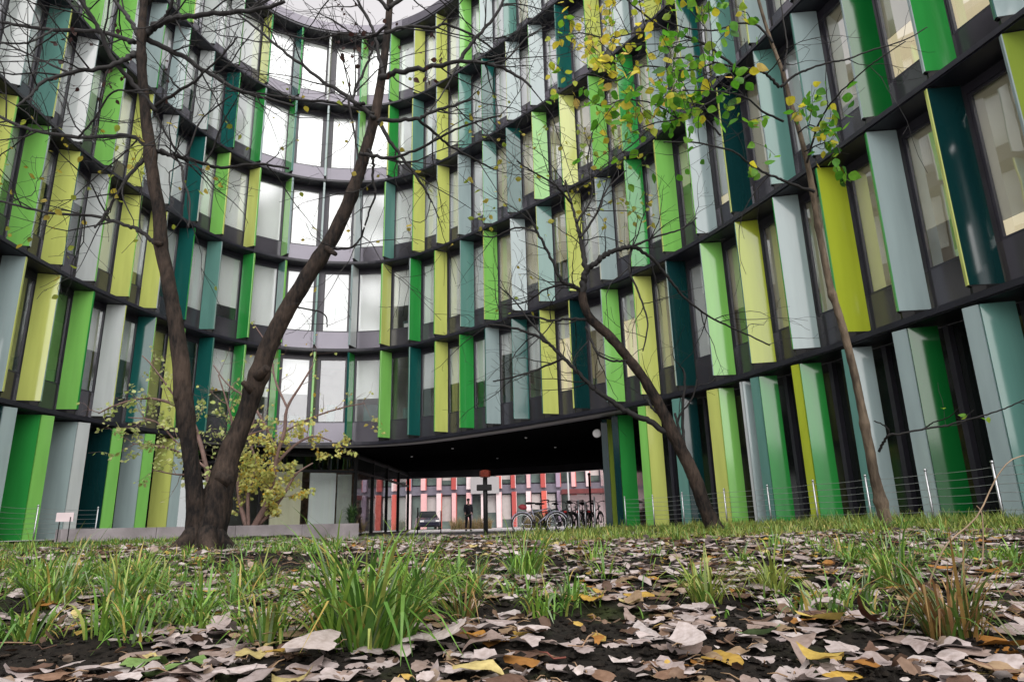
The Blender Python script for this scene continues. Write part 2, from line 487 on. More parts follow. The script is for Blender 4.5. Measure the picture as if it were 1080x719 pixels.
for n_, (sz, i, k) in enumerate(fin_cells):
    c0, c1 = fin_cols(i, k)
    j = 0.0 if k == 0 else rf.uniform(-.05, .05)
    q, a = place_frame(i + j, k, fin_angle(i, rf), 0.0)
    z0, z1 = FZ[k] + 0.25, FZ[k + 1] - 0.035
    if n_ < 100:
        o = bpart(fin_geo(0, z1 - z0), 'fin', [FM[c0], FM[c1], M_black], loc=(q.x, q.y, z0), rz=a)
        bracket_geo(0).build('bracket', M_black, o)
    else:
        g, b = fin_geo(z0, z1), bracket_geo(z0)
        R = Matrix.Rotation(a, 3, 'Z')
        for src, mm in ((g, {0: midx[c0], 1: midx[c1], 2: len(FINC)}), (b, {0: len(FINC)})):
            oo = len(fin_rest.v)
            fin_rest.v += [tuple(R @ Vector(v) + Vector((q.x, q.y, 0))) for v in src.v]; fin_rest.c += src.c
            fin_rest.f += [tuple(x + oo for x in f) for f in src.f]; fin_rest.m += [mm[m] for m in src.m]
if fin_rest.v: kind(bpart(fin_rest, 'far_fins', rest_mats), 'stuff')

# ground floor: dark glazing with folded two-colour fins
GW = 0.66
GL, GR = 5.6, 19.75                         # ground-floor wall stops here on both sides of the passage
mb = MB()
ring(mb, I0, GL, GW, GW + .12, -0.25, FZ[0] - 0.023, 0, step=.25)
bpart(mb, 'ground_glazing', M_darkglass)
e0 = Vector(off(GR, GW)); pth = [(3.35, 26.0), (3.9, 31.0), (4.7, 37.0)]
rpath = [off(GR + 12 - .5 * q, GW) for q in range(int((12) / .5) + 1)]
rpath = rpath[:-1] + [(e0.x - .1, e0.y + .25), (e0.x - .12, e0.y + .7), (e0.x - .02, e0.y + 1.5)] + pth
mb = MB()
for a, b in zip(rpath, rpath[1:]):
    mb.quad((*a, -.25), (*b, -.25), (*b, FZ[0] - .023), (*a, FZ[0] - .023))
bpart(mb, 'ground_glazing', M_darkglass)
for side in (range(I0 * 2, int(GL * 2)), range(int(GR * 2) + 1, I1 * 2)):
    for q in side:
        p, t, n = bay(q / 2 + .25)
        c = p + n * (GW - .06)
        mb = MB(); mb.box((0, 0, 0), (0.09, 0.11, FZ[0] + .1))
        bpart(mb, 'mullion', M_frame, loc=(c.x, c.y, FZ[0] / 2 - .1), rz=math.atan2(t.y, t.x))
mb = MB(); ring(mb, I0, GL, .35, GW - .02, -.2, .10, 0); ring(mb, GR, I1 - 1, .35, GW - .02, -.2, .10, 0)
bpart(mb, 'plinth', M_ledge)
GZ0, GZ1 = 0.13, FZ[0] - 0.06
def ground_fin(i, c0, c1, turn, w0=0.5, w1=0.24, fold=38, d=0.06, flip=1):
    """two panels meeting at a vertical fold"""
    q, a = place_frame(i, 0, turn, d)
    mb = MB()
    f = math.radians(fold) * flip
    for (x0, y0, an, w, mi) in ((0, 0, 0, w0, 0), (0, 0, PI / 2 * flip + f, w1, 1)):
        ca, sa = math.cos(an), math.sin(an)
        t = .045
        poly = [(x0 + ca * u - sa * v, y0 + sa * u + ca * v) for u, v in ((0.004, -t / 2), (w, -t / 2), (w, t / 2), (0.004, t / 2))]
        mb.prism(poly, 0, GZ1 - GZ0, mi, 2)
    return bpart(mb, 'folded_fin', [FM[c0], FM[c1], M_black], loc=(q.x, q.y, GZ0), rz=a)
Lg = {-4: 'pale lgreen', -3: 'green lime', -2: 'pale pteal', -1: 'dteal pale', 0: 'dteal pale', 1: 'green lgreen', 2: 'pale white', 3: 'dteal lgreen', 4: 'pale lgreen', 5: 'lime pale'}
for i, cc in Lg.items():
    a, b = cc.split()
    ground_fin(i + .1, a, b, 20, .56, .30, 44, 0.04, -1)
Rg = {20: ('lime', 'lgreen', .44, .26), 21: ('dteal', 'pteal', .44, .30), 22: ('lgreen', 'lime', .40, .36), 22.62: ('pale', 'white', .40, .06), 23.05: ('green', 'pteal', .42, .24), 24: ('green', 'yellow', .46, .20),
      25: ('pale', 'pteal', .42, .16), 26: ('dgreen', 'pale', .50, .28), 27: ('pteal', 'pale', .52, .26), 28: ('pale', 'pteal', .50, .2), 29: ('lgreen', 'lime', .5, .2), 30: ('pale', 'green', .5, .2), 31: ('green', 'pale', .5, .2)}
for i, (a, b, w0, w1) in Rg.items():
    ground_fin(i + .08, a, b, -30, w0 * .84, w1 * .84, 42, 0.02, 1)
for (x, y, a, c0, c1) in ((2.86, 18.35, 8, 'green', 'dteal'), (2.66, 19.1, 20, 'olive', 'dteal')):
    mb = MB()
    mb.prism([(0, -.02), (.42, -.02), (.42, .02), (0, .02)], 0, GZ1 - GZ0, 0, 2)
    mb.prism([(-.02, .01), (-.13, .11), (-.16, .08), (-.02, -.03)], 0, GZ1 - GZ0, 1, 2)
    bpart(mb, 'folded_fin', [FM[c0], FM[c1], M_black], loc=(x, y, GZ0), rz=math.radians(a))

# the soffit over the passage
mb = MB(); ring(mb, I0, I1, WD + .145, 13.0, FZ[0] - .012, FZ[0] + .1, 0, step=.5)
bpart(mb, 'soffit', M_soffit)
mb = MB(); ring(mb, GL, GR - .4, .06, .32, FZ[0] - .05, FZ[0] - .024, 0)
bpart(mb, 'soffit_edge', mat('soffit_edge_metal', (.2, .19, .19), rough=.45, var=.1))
for (x, y) in ((0.4, 23.2), (-2.4, 26.0), (1.6, 26.5), (-4.4, 28.8), (-0.8, 30.5)):
    mb = MB(); mb.tube([(0, 0, -.03), (0, 0, .0)], [.045, .05], 12)
    bpart(mb, 'downlight', M_steel, loc=(x, y, FZ[0] - .012))
# round white bulkhead lamp on the passage end
lp = P(629, 457, 19.3)
mb = MB(); mb.tube([(0, 0, 0), (0.02, -.06, 0), (.025, -.075, 0)], [.12, .12, .09], 16)
bpart(mb, 'wall_lamp', M_whitepaint, loc=(lp.x, lp.y, lp.z), rz=0)

# glazed lobby left of the passage: recessed front, then the long side of the passage
lob = [(*off(GL, GW),), (-9.15, 24.4), (-6.15, 26.2), (-5.95, 31.5), (-5.85, 37.2)]
FZS = FZ[0] - .02
fr, pn = MB(), MB()
for s_, (a, b) in enumerate(zip(lob, lob[1:])):
    a, b = Vector((*a, 0)), Vector((*b, 0))
    L = (b - a).length; nseg = max(1, int(L / 2.4)); ang = math.atan2(b.y - a.y, b.x - a.x)
    for q in range(nseg + 1):
        p = a.lerp(b, q / nseg)
        fr.box((p.x, p.y, FZS / 2 - .05), (.075, .12, FZS - .1), 0, ang)
    for z in (0.0, 2.35, FZS - .2):
        fr.box(((a.x + b.x) / 2, (a.y + b.y) / 2, z), (L, .10, .09), 0, ang)
    n = Vector((-(b - a).y, (b - a).x, 0)).normalized()
    pn.quad(a + n * .01 + Vector((0, 0, -.1)), b + n * .01 + Vector((0, 0, -.1)), b + n * .01 + Vector((0, 0, FZS)), a + n * .01 + Vector((0, 0, FZS)))
for a, b in zip(lob[2:], lob[3:]):
    a, b = Vector((*a, 0)), Vector((*b, 0))
    fr.box(((a.x + b.x) / 2 - .06, (a.y + b.y) / 2, 2.72), ((b - a).length, .08, .72), 0, math.atan2(b.y - a.y, b.x - a.x))
lobby = bpart(fr, 'lobby_frame', M_black)
pn.build('pane', M_lobbyglass, lobby)
M_brickish = mat('lobby_brick', (.42, .24, .17), rough=.8, var=.5, scale=5)
mb = MB()
mb.box((-8.6, 25.6, 1.35), (1.1, .1, 2.6), 0, .55); mb.box((-7.5, 26.5, 1.2), (1.0, .1, 2.3), 1, .5)
mb.box((-6.75, 26.9, 1.2), (.55, .1, 2.2), 2, .3)
bpart(mb, 'lobby_screen', [M_blind2, M_blind, M_room])
mb = MB(); mb.box((-9, 33, 1.5), (5.2, .2, 3.0), 0, 0.0); mb.box((-11.5, 29.5, 1.5), (.2, 6.8, 3.0), 1)
bpart(mb, 'lobby_wall', [M_brickish, M_room])

# ------------------------------------------------------------------ ground
def bed(x, y):
    r = math.hypot(x, y)
    z = 0.150 * sst(1.0, 5.0, y)
    u = x / max(y, .3)
    centre = sst(-.34, -.20, u) * (1 - sst(.08, .13, u))
    z -= centre * 0.34 * sst(8.5, 12.0, y)
    z += 0.02 * noise.noise(Vector((x * .55, y * .55, 3.1))) * sst(1.2, 3.5, y)
    return z
def soil_bump(x, y):
    fade = 1 - sst(3.5, 7, y)
    return (0.022 * noise.noise(Vector((x * 3.1, y * 3.1, 0))) + 0.014 * noise.noise(Vector((x * 9, y * 9, 5))) + fade * 0.008 * noise.noise(Vector((x * 27, y * 27, 9))))
def gz(x, y): return bed(x, y) + soil_bump(x, y)
ys = []; y = -2.5
while y < 19.5:
    ys.append(y)
    y += .25 if y < .6 else max(0.022, 0.017 * y) if y < 9 else .3
NX = 230
mb = MB(); vs = []; fs = []
def bx(t, y):
    w = max(2.2, 1.15 * y + 1.2)
    w = min(w, 13)
    return t * w
for y in ys:
    for j in range(NX + 1):
        x = bx(-1 + 2 * j / NX, y)
        x = max(x, -11.0)
        vs.append((x, y, gz(x, y)))
for r in range(len(ys) - 1):
    for j in range(NX):
        o = r * (NX + 1) + j
        fs.append((o, o + 1, o + NX + 2, o + NX + 1))
mb.add(vs, fs)
m, nt, b = new_mat('garden_soil')
tc = nt.nodes.new('ShaderNodeTexCoord')
n1 = nt.nodes.new('ShaderNodeTexNoise'); n1.inputs['Scale'].default_value = 55; n1.inputs['Detail'].default_value = 8; n1.inputs['Roughness'].default_value = .7
n2 = nt.nodes.new('ShaderNodeTexNoise'); n2.inputs['Scale'].default_value = 2.6; n2.inputs['Detail'].default_value = 6
for n_ in (n1, n2): nt.links.new(tc.outputs['Object'], n_.inputs['Vector'])
r1 = nt.nodes.new('ShaderNodeValToRGB'); r1.color_ramp.elements[0].color = (.0025, .002, .0016, 1); r1.color_ramp.elements[1].color = (.026, .020, .015, 1)
r1.color_ramp.elements[0].position = .35; r1.color_ramp.elements[1].position = .75
r2 = nt.nodes.new('ShaderNodeValToRGB'); r2.color_ramp.elements[0].position = .55; r2.color_ramp.elements[1].position = .68
mo = nt.nodes.new('ShaderNodeMix'); mo.data_type = 'RGBA'; mo.inputs[7].default_value = (.035, .055, .008, 1)
ml = nt.nodes.new('ShaderNodeMath'); ml.operation = 'MULTIPLY'
nt.links.new(n1.outputs[0], r1.inputs[0]); nt.links.new(n2.outputs[0], r2.inputs[0]); nt.links.new(r2.outputs[0], ml.inputs[0]); nt.links.new(n1.outputs[0], ml.inputs[1])
nt.links.new(ml.outputs[0], mo.inputs[0]); nt.links.new(r1.outputs[0], mo.inputs[6]); nt.links.new(mo.outputs[2], b.inputs['Base Color'])
b.inputs['Roughness'].default_value = .95; b.inputs['Specular IOR Level'].default_value = .2
bp = nt.nodes.new('ShaderNodeBump'); bp.inputs['Strength'].default_value = .9; bp.inputs['Distance'].default_value = .012
nt.links.new(n1.outputs[0], bp.inputs['Height']); nt.links.new(bp.outputs[0], b.inputs['Normal'])
M_soil = m
kind(mb.build('ground', M_soil, smooth=True), 'structure')
PAVZ = -0.08
mb = MB(); mb.quad((-400, -400, PAVZ), (400, -400, PAVZ), (400, 500, PAVZ), (-400, 500, PAVZ))
m, nt, b = new_mat('paving_slabs')
tc = nt.nodes.new('ShaderNodeTexCoord'); br = nt.nodes.new('ShaderNodeTexBrick')
br.inputs['Scale'].default_value = 1.0; br.inputs['Mortar Size'].default_value = .008; br.inputs['Brick Width'].default_value = .6; br.inputs['Row Height'].default_value = .4
br.inputs['Color1'].default_value = (.46, .44, .44, 1); br.inputs['Color2'].default_value = (.40, .385, .385, 1); br.inputs['Mortar'].default_value = (.12, .11, .11, 1)
nt.links.new(tc.outputs['Object'], br.inputs['Vector']); nt.links.new(br.outputs[0], b.inputs['Base Color']); b.inputs['Roughness'].default_value = .75
kind(mb.build('paving', m), 'structure')
# gravel strip along the left facade
mb = MB()
for q in range(0, 24):
    i = -6 + q * .5
    a, b_, c_, d_ = off(i, -1.5), off(i, .34), off(i + .5, .34), off(i + .5, -1.5)
    zz = lambda p: max(bed(*p) + .035, .17)
    mb.quad((*a, .185), (*b_, .185), (*c_, .185), (*d_, .185))
kind(mb.build('gravel_strip', mat('pale_gravel', (.36, .35, .33), rough=.9, var=.35, scale=60, bump=.6, bscale=80)), 'structure')

# ------------------------------------------------------------------ soil crumbs
mb = MB(); rg = random.Random(8)
for _ in range(15000):
    y = 0.95 + 3.2 * rg.random() ** 1.6; x = rg.uniform(-.95, .95) * y
    r = rg.uniform(.002, .010) * (1 if rg.random() < .93 else 1.9)
    z = gz(x, y) + r * .4
    vs = [Vector((rg.uniform(-1, 1), rg.uniform(-1, 1), rg.uniform(-.7, .9))).normalized() * r * rg.uniform(.7, 1.2) for _ in range(6)]
    base = [Vector((1, 0, 0)), Vector((-1, 0, 0)), Vector((0, 1, 0)), Vector((0, -1, 0)), Vector((0, 0, .8)), Vector((0, 0, -.8))]
    vs = [Vector((x, y, z)) + (bv * r * rg.uniform(.6, 1.25)) for bv in base]
    mb.add(vs, [(0, 2, 4), (2, 1, 4), (1, 3, 4), (3, 0, 4), (2, 0, 5), (1, 2, 5), (3, 1, 5), (0, 3, 5)])
kind(mb.build('soil_crumbs', M_soil), 'stuff')

# ------------------------------------------------------------------ fallen leaves
LEAFC = [((.44, .38, .37), 10), ((.36, .30, .29), 8), ((.51, .455, .445), 5), ((.28, .215, .19), 5), ((.30, .21, .13), 3), ((.20, .12, .08), 2), ((.12, .07, .05), 2), ((.42, .27, .055), 1.0), ((.33, .15, .035), 1.2), ((.46, .38, .16), .8), ((.16, .26, .08), .5)]
def litter_leaf(mb, c, size, az, tilt, roll, curl, col, rnd, seg=14, z0=0.0, lobes=True):
    """broad leaf with toothed margin, folded midrib, curled rim and a stalk"""
    ph = [rnd.uniform(0, 6.28) for _ in range(3)]
    R = Matrix.Rotation(az, 3, 'Z') @ Matrix.Rotation(tilt, 3, 'X') @ Matrix.Rotation(roll, 3, 'Y')
    fold = rnd.uniform(-.10, .14); wid = rnd.uniform(.66, .98); rimw = rnd.choice([rnd.uniform(.0, .04), rnd.uniform(.02, .08)])
    def surf(x, y):
        r2 = x * x + y * y
        return fold * abs(x) * .6 + curl * (r2 ** 1.3) * (1.2 if y > 0 else .8) + rimw * math.sin(2 * math.atan2(y, x) + ph[2]) * (r2 * 4) ** 1.5 + .5 * rimw * math.sin(5 * math.atan2(y, x) + ph[0]) * (r2 * 4) ** 2 + .06 * math.sin(5 * y + ph[0]) * x + .05 * math.sin(7 * x + ph[1] + 3 * y)
    vs = [(0, 0)]
    rings = (.45, .8, 1.0)
    for q, rr in enumerate(rings):
        for k in range(seg):
            w = 2 * PI * k / seg
            tip = math.exp(-((w - PI / 2) / .28) ** 2) * .28
            r = .5 * (1 + tip)
            if q == 2:
                r *= 1 + (.05 if k % 2 else -.03) + rnd.uniform(-.07, .07)
                if lobes: r *= 1 + .13 * math.cos(3 * (w - PI / 2)) + .06 * math.cos(5 * (w - PI / 2) + ph[2])
            elif q == 1 and lobes: r *= 1 + .05 * math.cos(3 * (w - PI / 2))
            vs.append((math.cos(w) * r * rr * wid, math.sin(w) * r * rr))
    pts = []
    for x, y in vs:
        p = R @ Vector((x, y, surf(x, y))) * size
        pts.append(Vector(c) + p)
    zmin = min(p.z for p in pts) - c[2]
    pts = [p + Vector((0, 0, -zmin + z0 if zmin < 0 else z0)) for p in pts]
    fs = [(0, 1 + k, 1 + (k + 1) % seg) for k in range(seg)]
    for q in range(2):
        a, b = 1 + q * seg, 1 + (q + 1) * seg
        fs += [(a + k, b + k, b + (k + 1) % seg, a + (k + 1) % seg) for k in range(seg)]
    mb.add(pts, fs, 0, col)
    if rnd.random() < .4:
        p0 = Vector(c) + Vector((0, 0, z0 - min(0, zmin))) + (R @ Vector((0, -.45, 0))) * size
        p1 = p0 + (R @ Vector((rnd.uniform(-.2, .2), -.45, .06))) * size
        mb.tube([p0, p0.lerp(p1, .5) + Vector((0, 0, .004)), p1], [.0016, .0013, .001], 4, 0, (.3, .2, .12))
M_litter = tint_mat('dry_leaf', rough=.62, spec=.25, transl=.12, bump=.5, bscale=70)
rl = random.Random(4)
mb = MB(); cnt = 0
tot = sum(w for _, w in LEAFC)
def pick(rnd, tbl=LEAFC):
    c = rnd.choices([a for a, _ in tbl], [b for _, b in tbl])[0]
    f = rnd.uniform(.75, 1.1)
    return tuple(min(.9, v * f) for v in c)
for _ in range(38000):
    y = math.sqrt(rl.uniform(.95 ** 2, 9.0 ** 2)); u = rl.uniform(-.92, .92)
    x = u * y
    cover = noise.noise(Vector((x * 1.15 + 7, y * 1.15, 1.5))) + .35 * noise.noise(Vector((x * 3.3, y * 3.3, 4)))
    if cover < -.27 - (.25 if u < -.3 and y < 2.6 else 0) : continue
    dens = .58
    if y < 3: dens *= 1.7
    elif y > 5: dens *= .6
    if y > 6.0 and u > -.02: dens *= .35
    if rl.random() > dens * .62: continue
    if y < 2.2:
        sz = rl.choice([.06, .07, .08, .09, .075, .055, .045, .05])
    else: sz = rl.choice([.05, .06, .07, .08, .09, .08, .045])
    if x * x + y * y < 1: continue
    tl = rl.gauss(0, .045); ro = rl.gauss(0, .045)
    if rl.random() < .07: tl = rl.uniform(-.7, .7) * (.5 if y < 2 else 1); sz *= .7
    litter_leaf(mb, (x, y, gz(x, y)), sz, rl.uniform(0, 6.28), tl, ro, rl.choice([.06, .1, -.12, -.22, .14, .03, -.06, .4]), pick(rl), rl, 24 if y < 2.6 else 14 if y < 4.5 else 10, rl.uniform(-.004, .012))
    cnt += 1
for _ in range(4200):                     # torn bits and small dark leaves between the big ones
    y = math.sqrt(rl.uniform(.95 ** 2, 6.0 ** 2)); x = rl.uniform(-.92, .92) * y
    litter_leaf(mb, (x, y, gz(x, y)), rl.uniform(.012, .045), rl.uniform(0, 6.28), rl.gauss(0, .35), rl.gauss(0, .35), rl.choice([.1, -.2, .5]), pick(rl, [((.20, .13, .09), 3), ((.10, .06, .04), 5), ((.36, .28, .22), 3), ((.42, .28, .07), 1), ((.5, .44, .42), 3)]), rl, 6, rl.uniform(0, .014), False)
for _ in range(170):                       # fallen twigs and stalks
    y = math.sqrt(rl.uniform(1.0, 5.5 ** 2)); x = rl.uniform(-.9, .9) * y; a = rl.uniform(0, 6.28); l = rl.uniform(.04, .14)
    q = [Vector((x + math.cos(a) * l * t + rl.gauss(0, .006), y + math.sin(a) * l * t + rl.gauss(0, .006), gz(x, y) + .012 + rl.uniform(0, .02))) for t in (0, .35, .7, 1)]
    mb.tube(q, [.0022, .002, .0017, .001], 4, 0, pick(rl, [((.12, .07, .05), 3), ((.34, .22, .14), 2), ((.25, .08, .06), 1)]))
print('leaves', cnt)
kind(mb.build('fallen_leaves', M_litter, smooth=True, color=True), 'stuff')

def ground_at(px, py):
    d = ray(px, py); d = d / d.y
    y = .5
    while y < 30:
        p = CAM + d * y
        if p.z <= gz(p.x, p.y): return p.x, p.y
        y += .01
    return None
singles = [
 ((722, 692), .125, (.50, .44, .43), .1, 'large flat pinkish white fallen leaf lying alone on bare soil', 'leaf'),
 ((626, 642), .085, (.44, .27, .05), .3, 'amber yellow leaf lying upright beside the two short grass tufts', 'leaf'),
 ((850, 643), .07, (.46, .29, .03), .2, 'bright orange yellow leaf fallen right of the narrow grass tufts', 'leaf'),
 ((872, 668), .10, (.55, .42, .12), .25, 'pale mustard leaf with a dull rim on the litter near the dry tuft', 'leaf'),
 ((800, 686), .09, (.17, .27, .12), .15, 'single still green leaf lying among the pale fallen leaves', 'leaf'),
 ((925, 673), .075, (.07, .025, .015), .9, 'dark rust brown curled leaf lying near the withered tuft', 'leaf'),
 ((500, 688), .08, (.42, .20, .04), .4, 'glossy copper brown leaf on top of a large pale leaf', 'leaf'),
 ((872, 712), .075, (.42, .30, .07), .12, 'small square looking yellow leaf at the edge of the bare soil', 'leaf'),
 ((330, 700), .13, (.46, .40, .38), .15, 'biggest pale grey fallen leaf in front of the large grass tuft', 'leaf'),
 ((470, 690), .13, (.50, .44, .42), .12, 'broad cream white leaf under the copper brown one', 'leaf')]
rs = random.Random(2)
for (px, py), sz, col, curl, lab, cat in singles:
    g = ground_at(px, py)
    mb = MB(); litter_leaf(mb, (0, 0, 0), sz, rs.uniform(0, 6.28), rs.gauss(0, .12) if curl < .8 else .4, rs.gauss(0, .12), curl, col, rs, 18, .0)
    o = mb.build('fallen_leaf', M_litter, smooth=True, color=True, loc=(g[0], g[1], gz(*g) + .028))
    tag(o, lab, cat, 'single leaves on the soil')

# ------------------------------------------------------------------ grass
M_grass = tint_mat('grass_blade', rough=.42, spec=.4, transl=.25, bscale=25)
GRC = [((.085, .20, .035), 4), ((.14, .29, .045), 5), ((.21, .36, .055), 4), ((.29, .34, .08), 2.2), ((.44, .34, .09), 1.2), ((.20, .28, .15), 1.2)]
def blade(mb, p, az, L, w, lean, col, rnd, seg=5):
    d = Vector((math.cos(az), math.sin(az), 0)); sd = Vector((-d.y, d.x, 0))
    vs = []
    q = Vector(p)
    bend = lean * 1.75; kink = rnd.uniform(.3, .8)
    tw = rnd.uniform(-.5, .5)
    for k in range(seg + 1):
        t = k / seg
        ww = w * (1 - t ** 2.2) * .5 + .0003
        s2 = (sd + d * tw * t).normalized()
        vs += [q - s2 * ww, q + s2 * ww]
        a = lean * .38 + bend * t ** 1.4 + (.5 * lean if t > kink else 0)
        a = min(a, 2.35)
        q = q + (Vector((0, 0, math.cos(a))) + d * math.sin(a)) * (L / seg)
    zmin = 0.004
    mb.add(vs, [(2 * k, 2 * k + 1, 2 * k + 3, 2 * k + 2) for k in range(seg)], 0, col)
def tuft(mb, x, y, n, L, spread, rnd, tbl=GRC, w=.007, local=False, zf=None):
    z = 0 if local else gz(x, y) - .01
    for _ in range(n):
        az = rnd.uniform(0, 6.283); rr = spread * rnd.random() ** .6
        p = (x + math.cos(az) * rr * .5, y + math.sin(az) * rr * .5, z)
        ll = L * rnd.uniform(.5, 1.3)
        col = pick(rnd, tbl)
        blade(mb, p, az + rnd.gauss(0, .6), ll, w * rnd.uniform(.6, 1.25), rnd.choice([rnd.uniform(.2, .6), rnd.uniform(.45, 1.0), rnd.uniform(.8, 1.5), rnd.uniform(.6, 1.2), rnd.uniform(1.0, 1.7)]), col, rnd, 6)
mb = MB(); rt = random.Random(31); nt_ = 0
YEL = [((.22, .30, .06), 4), ((.28, .34, .07), 4), ((.40, .36, .11), 2), ((.13, .24, .045), 3)]
for _ in range(7000):
    y = rt.uniform(1.9, 13.5); u = rt.uniform(-.9, .9); x = u * y
    if x < -10 : continue
    p, t_, n_ = 0, 0, 0
    nz = noise.noise(Vector((x * .9, y * .9, 12)))
    pr = 0
    if u < -.12: pr = .42 if 2.5 < y < 8 else .18 if y < 2.5 else .3
    if u < -.45 and y > 1.9: pr = max(pr, .8)
    if -.30 < u < -.02 and 2.2 < y < 4.5: pr = .55
    if u > -.02: pr = .10 if y < 4.6 else .95 if y > 5.6 else .5
    if u > .42 and y > 2.4: pr = max(pr, .45)
    if -.2 < u < .09 and y > 6: pr *= .45
    if y > 11 and abs(u) < .25: pr = 0
    pr *= sst(-.25, .25, nz + .12)
    if rt.random() > pr * (.9 if (u > 0 and y > 5) else .55): continue
    far = y > 5
    L = rt.uniform(.09, .19) * (.62 if (u < -.1 and y > 3.4) else .92) * (.8 if u > -.1 and y < 7 else 1)
    if u > .42 and y > 5: L *= 1.35
    tuft(mb, x, y, rt.randint(14, 26) if far else rt.randint(18, 34), L, rt.uniform(.06, .14), rt, YEL if (u > 0 and y > 4.5 and rt.random() < .75) else GRC, .0085 if not far else .009)
    nt_ += 1
for _ in range(42000):                     # loose low blades between the tufts
    y = rt.uniform(2.0, 12.5); u = rt.uniform(-.9, .9); x = u * y
    nz = noise.noise(Vector((x * .9, y * .9, 12))) + .3 * noise.noise(Vector((x * 4, y * 4, 2)))
    pr = (.32 if u < -.1 and y < 8 else .9 if u > -.05 and y > 5.2 else .35 if u > .4 else .10) * sst(-.3, .2, nz)
    if x < -10 or (y > 9 and abs(u) < .25) or rt.random() > pr: continue
    blade(mb, (x, y, gz(x, y) - .004), rt.uniform(0, 6.28), rt.uniform(.04, .13), rt.uniform(.003, .007), rt.uniform(.4, 1.5), pick(rt, YEL if u > -.05 and y > 4.5 else GRC), rt, 4)
print('tufts', nt_, len(mb.f))
kind(mb.build('grass', M_grass, color=True), 'stuff')
DRY = [((.10, .12, .03), 3), ((.30, .19, .06), 3), ((.22, .12, .05), 2), ((.09, .17, .03), 3)]
tufts = [
 ((385, 684), 200, .33, .22, .011, GRC, 'largest bright green sedge tuft with long arching blades among curled brown leaves'),
 ((278, 680), 55, .20, .09, .009, GRC, 'small dark green tuft with broad upright blades just beside the largest tuft'),
 ((218, 648), 60, .17, .08, .008, GRC, 'low bushy tuft growing at the back edge of the bare soil patch'),
 ((438, 640), 90, .27, .13, .008, GRC, 'loose tuft with thin straight blades behind the largest tuft'),
 ((488, 652), 45, .22, .07, .006, DRY, 'thin half dried tuft with few upright stems beside the open leaf litter'),
 ((745, 636), 80, .19, .09, .007, YEL, 'short yellowish tuft with a dense dark base in the open leaf litter'),
 ((815, 626), 70, .20, .09, .007, YEL, 'short pale tuft with spreading narrow blades next to the yellowish one'),
 ((945, 618), 95, .25, .12, .007, GRC, 'green tuft with erect blades near the foot of the dead stem'),
 ((1005, 672), 110, .24, .13, .007, DRY, 'brown and green half withered tuft with a dark base of dead blades'),
 ((555, 606), 90, .22, .14, .008, GRC, 'dark green tuft on the crest below the parked bicycles'),
 ((55, 640), 120, .27, .18, .008, GRC, 'dense dark green clump in shade at the outer end of the grass'),
 ((128, 640), 80, .22, .12, .008, GRC, 'tuft with drooping pale blades between the dense dark clump and the low bushy tuft'),
]
for (px, py), n, L, sp, w, tbl, lab in tufts:
    g = ground_at(px, py)
    mb = MB(); tuft(mb, 0, 0, n, L, sp, rt, tbl, w, local=True)
    o = mb.build('grass_tuft', M_grass, color=True, loc=(g[0], g[1], gz(*g) - .008))
    tag(o, lab, 'grass tuft', 'grass tufts in the leaf litter')
# dead stalks
for (pts, Y, lab) in (([(955, 690), (968, 640), (985, 600), (1000, 572), (1030, 545), (1050, 505), (1068, 484), (1095, 478)], 2.4, 'tall dry stalk arching over the grass in front of the fence'),
                      ([(1035, 640), (1036, 590), (1036, 545), (1030, 533)], 2.9, 'straight dark dead stem standing in the grass behind the withered tuft')):
    g = ground_at(pts[0][0], pts[0][1])
    w = [P(x, y, Y) for x, y in pts]
    w[0] = Vector((w[0].x, w[0].y, gz(w[0].x, w[0].y) - .01))
    sp_ = [Vector(p) for p in smooth_path([tuple(p) for p in w], 22)]
    mb = MB(); mb.tube(sp_, [.0042 - .0026 * k / 21 for k in range(22)], 5, 0)
    tag(mb.build('dead_stalk', mat('dry_stalk', (.24, .17, .11), rough=.8, var=.3, scale=12), smooth=True), lab, 'stalk')

# ------------------------------------------------------------------ trees
def bark(name, c0, c1, scale=18):
    m, nt, b = new_mat(name)
    tc = nt.nodes.new('ShaderNodeTexCoord'); mp = nt.nodes.new('ShaderNodeMapping'); mp.inputs['Scale'].default_value = (1, 1, .3)
    nz = nt.nodes.new('ShaderNodeTexNoise'); nz.inputs['Scale'].default_value = scale; nz.inputs['Detail'].default_value = 9; nz.inputs['Roughness'].default_value = .65
    n2 = nt.nodes.new('ShaderNodeTexNoise'); n2.inputs['Scale'].default_value = 3; n2.inputs['Detail'].default_value = 3
    nt.links.new(tc.outputs['Object'], mp.inputs[0]); nt.links.new(mp.outputs[0], nz.inputs['Vector']); nt.links.new(tc.outputs['Object'], n2.inputs['Vector'])
    ad = nt.nodes.new('ShaderNodeMath'); ad.operation = 'ADD'; ml = nt.nodes.new('ShaderNodeMath'); ml.operation = 'MULTIPLY'; ml.inputs[1].default_value = .5
    nt.links.new(nz.outputs[0], ad.inputs[0]); nt.links.new(n2.outputs[0], ad.inputs[1]); nt.links.new(ad.outputs[0], ml.inputs[0])
    r = nt.nodes.new('ShaderNodeValToRGB'); r.color_ramp.elements[0].position = .40; r.color_ramp.elements[1].position = .62
    r.color_ramp.elements[0].color = (*c0, 1); r.color_ramp.elements[1].color = (*c1, 1)
    nt.links.new(ml.outputs[0], r.inputs[0]); nt.links.new(r.outputs[0], b.inputs['Base Color'])
    b.inputs['Roughness'].default_value = .85; b.inputs['Specular IOR Level'].default_value = .25
    bp = nt.nodes.new('ShaderNodeBump'); bp.inputs['Strength'].default_value = 1.0; bp.inputs['Distance'].default_value = .02
    nt.links.new(nz.outputs[0], bp.inputs['Height']); nt.links.new(bp.outputs[0], b.inputs['Normal'])
    return m
